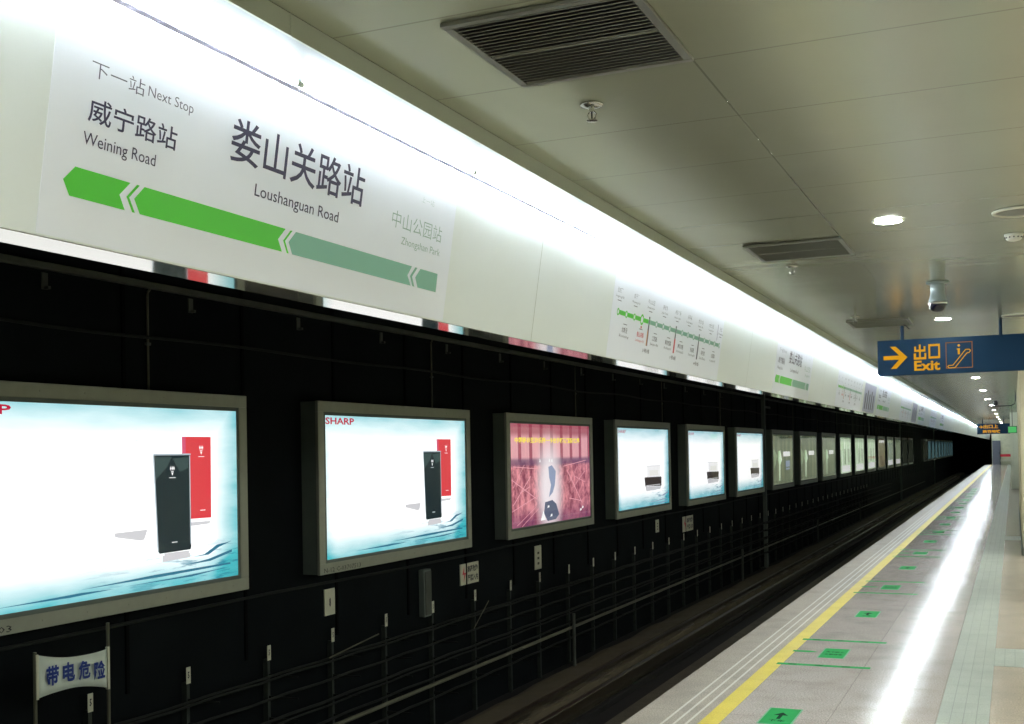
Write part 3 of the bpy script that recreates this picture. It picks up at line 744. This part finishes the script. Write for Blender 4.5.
def wall_tag(y0, y1, z0, z1, label, kind):
    t = thing('wall_tag', label, 'sign', (-5.79, y0, z0))
    W_, H_ = y1 - y0, z1 - z0
    obj('plate', box(0.0, 0.012, 0, W_, 0, H_, 0.002), M_label, t)
    fr = Frame((0.012, 0, 0), (0, 1, 0), (0, 0, 1))
    if kind == '8': obj('lettering', text(bmesh.new(), fr, '8', W_ * .4, W_ * .6, H_ * .3, H_ * .68, 0.001, 0.03, 1), M_black, t)
    elif kind == 'warn':
        bm = bmesh.new(); text(bm, fr, '高压危险', W_ * .38, W_ * .95, H_ * .55, H_ * .88, 0.001, 0.04, 1); text(bm, fr, '严禁入内', W_ * .38, W_ * .95, H_ * .12, H_ * .45, 0.001, 0.04, 1); obj('lettering', bm, M_black, t)
        bm = bmesh.new(); poly(bm, fr, [(W_ * .2, H_ * .9), (W_ * .1, H_ * .48), (W_ * .2, H_ * .5), (W_ * .16, H_ * .12), (W_ * .3, H_ * .58), (W_ * .2, H_ * .56)], 0.001); obj('lightning_bolt', bm, M_red, t)
    else: 
        bm = bmesh.new()
        for q in range(3): rect(bm, fr, W_ * .35, W_ * .65, H_ * (.2 + .22 * q), H_ * (.3 + .22 * q), 0.001)
        obj('lettering', bm, M_pipe, t)
wall_tag(8.87, 9.04, 0.20, 0.44, 'small white tag with a black eight below the second lightbox', '8')
wall_tag(11.66, 12.14, 0.16, 0.40, 'white warning plate with red bolt below the second lightbox', 'warn')
wall_tag(13.87, 14.09, 0.12, 0.43, 'narrow cream tag below the red scene lightbox', '')
wall_tag(19.42, 19.60, 0.22, 0.44, 'narrow cream tag below the first white dark-case lightbox', '')
wall_tag(21.2, 21.95, 0.10, 0.39, 'white warning plate with red bolt below the middle dark-case lightbox', 'warn')

# ------------------------------------------------------------------ cable rack: one post per metre with five arms
def rack_post():
    t = thing('cable_rack_post', 'pale steel cable rack post with bracket arms on the dark trackside wall', 'rack post', (-5.75, 6.93, -1.30), 'cable rack posts')
    obj('post', box(-0.04, 0.01, -0.018, 0.018, 0, 1.27, 0.003), M_post, t)
    obj('number_plate', box(0.011, 0.016, -0.024, 0.024, 1.26, 1.385, 0.002), M_label, t)
    bm = text(bmesh.new(), Frame((0.0165, 0, 0), (0, 1, 0), (0, 0, 1)), '5', -0.010, 0.010, 1.30, 1.35, 0.0, 0.03, 1); obj('plate_lettering', bm, M_black, t)
    for q, z in enumerate((0.42, 0.60, 0.78, 0.96, 1.14)):
        bm = bmesh.new(); a = 0.30
        vs_ = []
        extr = [(0.01, z - 0.03), (a, z - 0.004), (a, z + 0.006), (0.01, z + 0.006)]
        A = [bm.verts.new((x, -0.005, zz)) for x, zz in extr]; B = [bm.verts.new((x, 0.005, zz)) for x, zz in extr]
        for e in range(4): bm.faces.new((A[e], A[(e + 1) % 4], B[(e + 1) % 4], B[e]))
        bm.faces.new(A[::-1]); bm.faces.new(B)
        obj('arm', bm, M_cable, t)
    return t
r0 = rack_post()
ys_ = [5.93, 7.95, 8.93, 9.9, 10.9, 11.95, 12.97, 13.92] + [15.0 + 1.015 * i for i in range(36)]
for y in ys_: dup(r0, (-5.75, y, -1.30))
for q, (x, z, r, m) in enumerate(((-5.60, -0.142, 0.012, M_cable), (-5.52, -0.142, 0.010, M_cable), (-5.595, -0.324, 0.012, M_cable), (-5.595, -0.503, 0.014, M_cable), (-5.50, -0.505, 0.009, M_cable), (-5.60, -0.683, 0.013, M_cable), (-5.55, -0.863, 0.013, M_cable))):
    bm = bmesh.new(); pts = []
    y = 0.0
    while y < 60:
        pts.append((x + 0.008 * math.sin(y * 1.3 + q), y, z + r - 0.012 * abs(math.sin(PI * (y - 5.93)))));  y += 0.5
    tube(bm, pts, r, 6)
    tag(obj('rack_cable', bm, m), ['topmost wall-side cable on the rack arms', 'topmost track-side cable on the rack arms', 'cable on the second tier of rack arms', 'thicker cable on the third tier of rack arms', 'thin cable on the third tier of rack arms', 'cable on the fourth tier of rack arms', 'lowest cable on the rack arms'][q], 'cable', 'cables on the rack')
# pale pipe on short supports in front of the rack
t = thing('service_pipe', 'long pale pipe on short supports between rack and track', 'pipe', (-5.26, 0, 0))
obj('pipe', tube(bmesh.new(), [(0, y_, -0.60) for y_ in (0, 20, 40, 60, 78)], 0.020, 8), M_pipe, t)
for y_ in (3.8, 13.8, 23.8, 33.8, 43.8): obj('support', tube(bmesh.new(), [(0.035, y_, -1.12), (0.035, y_, -0.42)], 0.022, 8), M_band, t)
def tall_pole(y, label):
    t = thing('tall_pole', label, 'pole', (-5.67, y, -1.30), 'tall poles against the trackside wall')
    obj('shaft', box(-0.045, 0.045, -0.045, 0.045, 0.02, 4.6, 0.006), M_house, t); obj('foot', box(-0.11, 0.11, -0.11, 0.11, 0, 0.03, 0.004), M_band, t)
    obj('cross_bar', box(-0.02, 0.02, 0.045, 0.85, 3.98, 4.03, 0.004), M_band, t)
tall_pole(28.50, 'tall thin grey pole just right of the last bright white lightbox')
tall_pole(65.85, 'distant tall grey pole before the dim last lightboxes')
tall_pole(94.85, 'farthest tall grey pole beside the far teal lightboxes')
# loose sticks leaning in the rack
for a, b, l in (((-5.5, 8.5, -0.10), (-5.5, 9.35, -0.02), 'pale stick lying across the rack arms'), ((-5.35, 11.1, -0.22), (-5.45, 11.7, 0.0), 'pale stick leaning on the rack')):
    tag(obj('stick', tube(bmesh.new(), [a, b], 0.006, 6), M_pipe), l, 'stick')

# warning banner on two poles
t = thing('warning_banner', 'white cloth banner with blue characters strung between two poles under the nearest lightbox', 'banner', (-5.3, 5.06, -1.28))
FB = Frame((0, 0, 1.28), (0, 1, 0), (0, 0, 1))
bm = bmesh.new(); N = 12; Wb = 0.57
for s_ in range(1): pass
g0 = []
for i in range(N + 1):
    u = i / N; a = u * Wb
    sag = 4 * u * (1 - u)
    topz = 0.512 - 0.055 * u - 0.030 * sag; botz = 0.255 - 0.045 * u + 0.034 * sag
    g0.append([bm.verts.new((0.010 * math.sin(u * 7) * sag, a, botz + 1.28 + (topz - botz) * j / 4)) for j in range(5)])
for a, b in zip(g0, g0[1:]):
    for j in range(4): bm.faces.new((a[j], b[j], b[j + 1], a[j + 1]))
o = obj('cloth', bm, M_flag, t, smooth=True)
md = o.modifiers.new('s', 'SOLIDIFY'); md.thickness = 0.002
bm = bmesh.new()
for i, ch in enumerate('带电危险'):
    u = (0.055 + i * 0.128) ; base = 0.315 - 0.012 * i + 0.012 * (1 if i in (1, 2) else 0)
    text(bm, FB, ch, u, u + 0.098, base, base + 0.118, 0.0145, 0.035, 2)
obj('blue_lettering', bm, M_blue, t)
for yy, z1 in ((-0.012, 0.53), (0.582, 0.62)):
    obj('pole', tube(bmesh.new(), [(-0.006, yy, 0.0), (-0.006, yy, 1.28 + z1)], 0.011, 8), M_pipe, t)
for yy, za, zb in ((-0.004, 0.25, 0.515), (0.574, 0.20, 0.47)):
    obj('hem', box(-0.012, 0.008, yy - 0.010, yy + 0.010, 1.28 + za, 1.28 + zb, 0.003), M_label, t)

# ------------------------------------------------------------------ rails
def rail(name, x, z, label, hh=0.15):
    t = thing(name, label, 'rail', (x, 0, z - hh))
    s = hh / 0.15
    pr = [(-0.065, 0), (0.065, 0), (0.065, 0.010), (0.012, 0.026), (0.010, 0.105), (0.034, 0.118), (0.034, 0.143), (0.028, 0.150), (-0.028, 0.150), (-0.034, 0.143), (-0.034, 0.118), (-0.010, 0.105), (-0.012, 0.026), (-0.065, 0.010)]
    obj('rail_section', extrude_y(bmesh.new(), [(a, b * s) for a, b in pr], Y0 + 0.1, 110), M_rail, t)
    me = None
    for k in range(60):
        if me is None:
            o = obj('rail_clip', box(-0.10, -0.045, -0.04, 0.04, -0.02, 0.035, 0.004), M_rust, t); me = o.data
        else: o = link('rail_clip', me, None, t)
        o.location = (0, 5 + 0.6 * k, 0)
    return t
rail('running_rail', -4.47, -1.08, 'steel running rail nearer the platform in the dark track', 0.15)
rail('guard_rail', -4.76, -1.03, 'dusty rail on the edge of the brown trackbed bank', 0.07)

# ------------------------------------------------------------------ floor stickers: boarding marks
def sticker(y, glyph, label, grp):
    t = thing('floor_sticker', label, 'floor marking', (-1.355, y, 0), grp)
    obj('border', box(-0.103, 0.103, -0.225, 0.225, 0.0002, 0.0012), M_greenedge, t)
    obj('green_field', box(-0.093, 0.093, -0.213, 0.213, 0.0012, 0.0020), M_green, t)
    fr = Frame((0, 0, 0.0022), (1, 0, 0), (0, 1, 0)); bm = bmesh.new()
    if glyph == 'arrow':
        poly(bm, fr, [(-0.012, 0.02), (-0.012, -0.08), (0.012, -0.08), (0.012, 0.02)], 0.0); poly(bm, fr, [(-0.045, 0.02), (0.045, 0.02), (0, 0.10)], 0.0)
        text(bm, fr, '下车', -0.05, 0.05, -0.15, -0.10, 0.0, 0.02, 1)
    else:
        text(bm, fr, '先下后上', -0.07, 0.07, 0.02, 0.08, 0.0, 0.03, 1); text(bm, fr, '文明乘车', -0.07, 0.07, -0.09, -0.03, 0.0, 0.03, 1)
    obj('glyph_print', bm, M_darkgreen, t)
    return t
gA, gB = 'green arrow squares on the platform floor', 'green squares between boarding bars'
names_near = {0: 'nearest green square on the floor, cut by the bottom edge', 1: 'green floor square between the two nearest green bars', 2: 'second plain green square, between the nearest and next pair of bars', 3: 'green floor square between the second pair of bars'}
a0 = b0_ = None
for k in range(18):
    y = 7.14 + 2.32 * k
    arrow = k % 2 == 0
    lab = names_near.get(k, ('distant green arrow square along the yellow line' if arrow else 'distant green square between thin green bars') )
    if k < 2:
        o = sticker(y, 'arrow' if arrow else 't', lab, gA if arrow else gB)
        if arrow: a0 = o
        else: b0_ = o
    else: dup(a0 if arrow else b0_, (-1.355, y, 0), lab)
def bar():
    t = thing('floor_bar', 'x', 'floor marking', (-1.36, 8.9, 0), 'green boarding bars across the platform')
    obj('strip', box(-0.345, 0.345, -0.036, 0.036, 0.0002, 0.0015), M_green, t)
    bm = bmesh.new()
    for q in range(3): bx(bm, -0.26 + q * 0.2, -0.20 + q * 0.2, -0.010, 0.010, 0.0015, 0.0020)
    obj('print', bm, M_darkgreen, t)
    return t
bb = bar(); first = True
near_bar = ['nearest green bar across the platform floor', 'green bar just beyond the first bar-enclosed square', 'third green bar from the camera', 'fourth green bar from the camera']
i = 0
for k in range(9):
    for dy in (-0.59, 0.60):
        y = 9.49 + 4.61 * k + dy
        lab = near_bar[i] if i < 4 else 'thin distant green bar across the platform'
        if first: bb.location = (-1.36, y, 0); bb['label'] = lab; first = False
        else: dup(bb, (-1.36, y, 0), lab)
        i += 1
sm = None
for k in range(6):
    y = 9.49 + 4.61 * k
    if sm is None:
        bm = bmesh.new(); fr = Frame((0, 0, 0.0004), (1, 0, 0), (0, 1, 0))
        poly(bm, fr, [(-0.10, -0.035), (0.03, -0.04), (0.10, 0.0), (0.03, 0.04), (-0.10, 0.035)], 0.0, 0.001)
        sm = obj('floor_dash', bm, M_green); sm.location = (-1.585, y, 0); tag(sm, 'short pointed green dash left of the nearest bar-enclosed square', 'floor marking', 'short green dashes')
    else:
        o = sm.copy(); C.objects.link(o); o.location = (-1.585, y, 0)
        o['label'] = 'short pointed green dash left of the second bar-enclosed square' if k == 1 else 'distant short green dash beside the yellow line'

# ------------------------------------------------------------------ ceiling fittings
def grille(y0, label):
    W_, L_ = 0.575, 0.60
    t = thing('air_grille', label, 'vent', (-1.455, y0, 2.868), 'ceiling air grilles')
    bm = bmesh.new(); f = 0.026
    bx(bm, 0, W_, 0, f, -0.012, 0.0, .002); bx(bm, 0, W_, L_ - f, L_, -0.012, 0.0, .002); bx(bm, 0, f, f, L_ - f, -0.012, 0.0, .002); bx(bm, W_ - f, W_, f, L_ - f, -0.012, 0.0, .002)
    obj('frame', bm, M_grille, t)
    obj('backing', box(f, W_ - f, f, L_ - f, -0.0025, -0.001), M_black, t)
    bm = bmesh.new(); n = 22
    for q in range(n):
        y = f + (L_ - 2 * f) * (q + 0.5) / n
        A = [bm.verts.new((f, y - 0.008, -0.011)), bm.verts.new((W_ - f, y - 0.008, -0.011)), bm.verts.new((W_ - f, y + 0.006, -0.004)), bm.verts.new((f, y + 0.006, -0.004))]
        fc = bm.faces.new(A); r = bmesh.ops.extrude_face_region(bm, geom=[fc]); bmesh.ops.translate(bm, verts=[v for v in r['geom'] if isinstance(v, bmesh.types.BMVert)], vec=(0, 0.0025, -0.0015))
    bx(bm, f, W_ - f, L_ / 2 - 0.004, L_ / 2 + 0.004, -0.012, -0.003)
    obj('louvre', bm, M_slat, t)
    return t
gr = grille(2.865, 'large slatted air grille nearest the camera in the ceiling')
dup(gr, (-1.455, 6.80, 2.868), 'second air grille, halfway along the visible ceiling')
dup(gr, (-1.455, 11.39, 2.868), 'third small air grille, close to the blue exit sign')
dup(gr, (-1.455, 15.97, 2.868), 'distant air grille beyond the third one')
def sprinkler(y, label):
    t = thing('sprinkler', label, 'sprinkler', (-1.325, y, 2.868), 'ceiling sprinklers')
    obj('rosette', lathe(bmesh.new(), [(0.0, 0), (0.042, 0), (0.040, -0.006), (0.020, -0.012), (0.012, -0.012), (0, -0.012)], 24), M_silver, t, smooth=True)
    bm = bmesh.new(); tube(bm, [(0, 0, -0.010), (0, 0, -0.028)], 0.010, 10)
    for s_ in (-1, 1): tube(bm, [(s_ * 0.008, 0, -0.026), (s_ * 0.017, 0, -0.036), (s_ * 0.012, 0, -0.050), (0, 0, -0.056)], 0.003, 6)
    obj('body', bm, M_silver, t)
    obj('glass_bulb', tube(bmesh.new(), [(0, 0, -0.028), (0, 0, -0.052)], 0.003, 8), M_dome, t)
    obj('deflector', lathe(bmesh.new(), [(0, -0.055), (0.019, -0.056), (0.020, -0.059), (0, -0.060)], 16), M_silver, t)
    return t
s0 = sprinkler(3.77, 'chrome sprinkler head nearest the camera, below the large grille')
for y, l in ((7.73, 'chrome sprinkler head beside the second air grille'), (11.05, 'small sprinkler head by the third air grille'), (15.6, 'far sprinkler head beyond the third grille')): dup(s0, (-1.325, y, 2.868), l)
def downlight(x, y, label, grp):
    t = thing('downlight', label, 'lamp', (x, y, 2.868), grp)
    obj('trim_ring', lathe(bmesh.new(), [(0.070, -0.0015), (0.072, -0.005), (0.084, -0.003), (0.086, 0.0), (0.070, -0.0015)], 28), M_white, t, smooth=True)
    obj('lamp_face', lathe(bmesh.new(), [(0, -0.004), (0.069, -0.004), (0.069, -0.002), (0, -0.002)], 28), E_spot, t)
    return t
d0 = downlight(-0.59, 6.45, 'bright round downlight nearest the camera in the ceiling', 'round ceiling downlights')
dlab = {1: 'second round downlight, just above the blue exit sign'}
for k in range(-2, 20):
    if k == 0: continue
    dup(d0, (-0.59, 6.45 + 5.24 * k, 2.868), dlab.get(k, 'round downlight farther along the platform ceiling'))
dh = downlight(1.2, 6.45 - 3 * 5.24, 'added round fill lamp over the unseen hall', 'added hall fill lamps')  # unseen lamp rows added to fill the platform with light
[c for c in dh.children if c.name.startswith('lamp_face')][0].data = [c for c in dh.children if c.name.startswith('lamp_face')][0].data.copy()
[c for c in dh.children if c.name.startswith('lamp_face')][0].data.materials[0] = E_hallfill
for k in range(-3, 20):
    for x in (1.2, 2.2, 3.2):
        if k == -3 and x < 1.4: continue
        if k > 2 and x < 1.4: continue
        dup(dh, (x, 6.45 + 5.24 * k, 2.868))
def speaker(y, label):
    t = thing('ceiling_speaker', label, 'speaker', (0.055, y, 2.868), 'round ceiling speakers')
    obj('rim', lathe(bmesh.new(), [(0.115, -0.001), (0.120, -0.012), (0.132, -0.008), (0.134, 0), (0.115, -0.001)], 32), M_white, t, smooth=True)
    obj('mesh_face', lathe(bmesh.new(), [(0, -0.010), (0.08, -0.009), (0.117, -0.003), (0.117, -0.001), (0, -0.001)], 32), M_grille, t, smooth=True)
    return t
sp = speaker(6.51, 'round grey ceiling speaker cut by the right edge, above the smoke detector')
dup(sp, (0.055, 11.75, 2.868), 'round ceiling speaker right above the blue exit sign')
t = thing('smoke_detector', 'small white smoke detector at the right edge of the ceiling', 'detector', (0.03, 7.21, 2.868))
obj('base', lathe(bmesh.new(), [(0, 0), (0.052, 0), (0.052, -0.010), (0.046, -0.014), (0, -0.014)], 24), M_white, t, smooth=True)
obj('head', lathe(bmesh.new(), [(0.045, -0.013), (0.044, -0.028), (0.036, -0.036), (0.02, -0.040), (0, -0.041)], 24), M_white, t, smooth=True)
bm = bmesh.new()
for q in range(12):
    a = 2 * PI * q / 12; tube(bm, [(0.0455 * math.cos(a), 0.0455 * math.sin(a), -0.018), (0.0445 * math.cos(a), 0.0445 * math.sin(a), -0.026)], 0.004, 5)
obj('vent_slots', bm, M_black, t)
t = thing('dome_camera', 'grey pendant dome camera hanging from the ceiling above the exit sign', 'camera', (-0.49, 9.05, 2.868))
obj('ceiling_plate', lathe(bmesh.new(), [(0, 0), (0.080, 0), (0.082, -0.008), (0.070, -0.013), (0, -0.013)], 32), M_camgrey, t, smooth=True)
obj('housing', lathe(bmesh.new(), [(0.048, -0.012), (0.052, -0.03), (0.052, -0.055), (0.049, -0.075), (0.056, -0.105), (0.063, -0.130), (0.066, -0.150), (0.060, -0.152), (0, -0.15)], 32), M_camgrey, t, smooth=True)
obj('collar', lathe(bmesh.new(), [(0.060, -0.146), (0.069, -0.150), (0.069, -0.162), (0.060, -0.166)], 32), M_silver, t, smooth=True)
obj('dome', lathe(bmesh.new(), [(0.062, -0.160)] + [(0.062 * math.cos(a), -0.166 - 0.058 * math.sin(a)) for a in [i * PI / 2 / 8 for i in range(9)]], 32), M_dome, t, smooth=True)
t = thing('ceiling_hook', 'tiny dark hook in the ceiling left of the dome camera', 'hook', (-0.97, 11.9, 2.868))
obj('plate', lathe(bmesh.new(), [(0, 0), (0.03, 0), (0.028, -0.006), (0, -0.006)], 16), M_grille, t); obj('arm', tube(bmesh.new(), [(0, 0, -0.005), (0.03, 0, -0.03), (0.06, 0, -0.06)], 0.006, 6), M_black, t)
# far camera on a hanging rod
t = thing('bracket_camera', 'small dark camera on a thin ceiling rod far along the platform', 'camera', (0.0, 30, 2.6))
obj('rod', tube(bmesh.new(), [(-0.54, 0, 0.0), (-0.3, 0, -0.01), (-0.02, 0, -0.005), (0.05, 0, 0.04), (0.07, 0, 0.12), (0.075, 0, 0.265)], 0.012, 8), M_black, t)
obj('camera_head', lathe(bmesh.new(), [(0, 0.13), (0.045, 0.12), (0.06, 0.08), (0.055, 0.03), (0.03, 0.01), (0, 0.005)], 16, (-0.37, 0, 0)), M_black, t, smooth=True)

# ------------------------------------------------------------------ exit signs
t = thing('exit_sign', 'large dark blue hanging exit sign with yellow arrow and escalator symbol', 'sign', (-1.23, 12.0, 2.364))
obj('board', box(0, 2.6, 0.0, 0.09, 0, 0.353, 0.004), M_navy, t)
for x in (0.237, 1.141, 2.05): obj('hanger_pole', tube(bmesh.new(), [(x, 0.045, 0.35), (x, 0.045, 0.504)], 0.017, 10), M_navy, t)
FS = Frame((0, -0.001, 0), (1, 0, 0), (0, 0, 1))
ax_, az = -1.23, 2.364
def loc(x, z): return (x - ax_, z - az)
bm = bmesh.new()
th = 0.020
poly(bm, FS, [loc(-1.173, 2.561), loc(-1.173, 2.520), loc(-1.00, 2.520), loc(-1.00, 2.561)], 0.0012)
poly(bm, FS, [loc(-1.110, 2.652), loc(-1.056, 2.652), loc(-0.945, 2.541), loc(-1.005, 2.541)], 0.0008)
poly(bm, FS, [loc(-1.105, 2.430), loc(-1.051, 2.430), loc(-0.945, 2.541), loc(-1.005, 2.541)], 0.0016)
obj('arrow', bm, E_amber, t)
bm = bmesh.new(); q_ = 0.022
u0, v0 = -0.886 - ax_, 2.512 - az
for (a0, a1, c0, c1) in ((0.050, 0.067, 0, 0.148), (0, 0.117, 0, q_), (0, q_, q_, 0.062), (0.100, 0.117, q_, 0.062), (0.006, 0.111, 0.076, 0.076 + q_), (0.006, 0.023, 0.093, 0.130), (0.094, 0.111, 0.093, 0.130),
                         (0.138, 0.246, 0.004, 0.004 + q_), (0.138, 0.246, 0.125, 0.125 + q_), (0.138, 0.155, 0.021, 0.125), (0.229, 0.246, 0.021, 0.125)):
    rect(bm, FS, u0 + a0, u0 + a1, v0 + c0, v0 + c1, 0.001)
obj('chinese_lettering', bm, E_amber, t)
bm = bmesh.new(); text(bm, FS, 'Exit', *[v - ax_ for v in (-0.884, -0.642)], 2.400 - az, 2.500 - az, 0.001, 0.03, 3); obj('english_lettering', bm, E_amber, t)
bm = bmesh.new()
a0_, a1_, c0_, c1_ = -0.588 - ax_, -0.343 - ax_, 2.410 - az, 2.667 - az; wd = 0.007
rect(bm, FS, a0_, a1_, c0_, c0_ + wd, 0.001); rect(bm, FS, a0_, a1_, c1_ - wd, c1_, 0.001); rect(bm, FS, a0_, a0_ + wd, c0_ + wd, c1_ - wd, 0.001); rect(bm, FS, a1_ - wd, a1_, c0_ + wd, c1_ - wd, 0.001)
E_copper = glow('lit_copper_line', srgb(190, 120, 50), 0.6)
obj('symbol_border', bm, E_copper, t)
# escalator symbol: outline band with a figure
bm = bmesh.new()
path = [(-0.565, 2.440), (-0.525, 2.440), (-0.405, 2.590), (-0.370, 2.590), (-0.362, 2.575), (-0.375, 2.558), (-0.395, 2.555), (-0.505, 2.417), (-0.560, 2.415), (-0.572, 2.427), (-0.565, 2.440)]
for a, b in zip(path, path[1:]): seg(bm, FS, loc(*a), loc(*b), 0.008, 0.0012)
rect(bm, FS, -0.478 - ax_, -0.458 - ax_, 2.545 - az, 2.60 - az, 0.0014); rect(bm, FS, -0.486 - ax_, -0.458 - ax_, 2.592 - az, 2.603 - az, 0.0016)
poly(bm, FS, [(-0.467 - ax_ + 0.012 * math.cos(q * PI / 5), 2.632 - az + 0.012 * math.sin(q * PI / 5)) for q in range(10)], 0.0014)
obj('escalator_symbol', bm, E_amber, t)

t = thing('exit_sign', 'distant small blue exit sign with two rows of yellow characters', 'sign', (-1.60, 60.0, 2.19))
obj('board', box(0, 1.5, 0, 0.1, 0, 0.50, 0.01), M_navy, t)
for x in (0.25, 1.2): obj('hanger_pole', tube(bmesh.new(), [(x, 0.05, 0.49), (x, 0.05, 0.678)], 0.02, 8), M_navy, t)
bm = bmesh.new(); text(bm, FS, '→出口上', 0.08, 0.95, 0.27, 0.46, 0.001, 0.03, 1); text(bm, FS, '换乘地铁', 0.25, 1.05, 0.05, 0.20, 0.001, 0.03, 1); obj('yellow_lettering', bm, E_amber, t)
t = thing('emergency_exit_light', 'small green lit exit box beside the distant blue sign', 'sign', (-0.16, 46.0, 2.08))
obj('housing', box(-0.02, 0.30, 0.02, 0.10, 0, 0.26, 0.006), M_black, t); obj('lit_face', box(0.0, 0.28, 0.012, 0.02, 0.02, 0.24), E_green, t)
obj('hanger_pole', tube(bmesh.new(), [(0.14, 0.06, 0.25), (0.14, 0.06, 0.787)], 0.012, 8), M_black, t)
# barrier at the platform end
t = thing('barrier', 'tiny red and white barrier at the far platform end', 'barrier', (-1.0, 98.0, 0))
for x in (0.02, 0.85): obj('leg', box(x - 0.02, x + 0.02, -0.2, 0.2, 0, 0.9, 0.004), M_band, t)
obj('board', box(0, 0.88, -0.015, 0.015, 0.72, 0.92, 0.004), M_red, t); obj('lower_board', box(0, 0.88, -0.015, 0.015, 0.35, 0.50, 0.004), M_white, t)
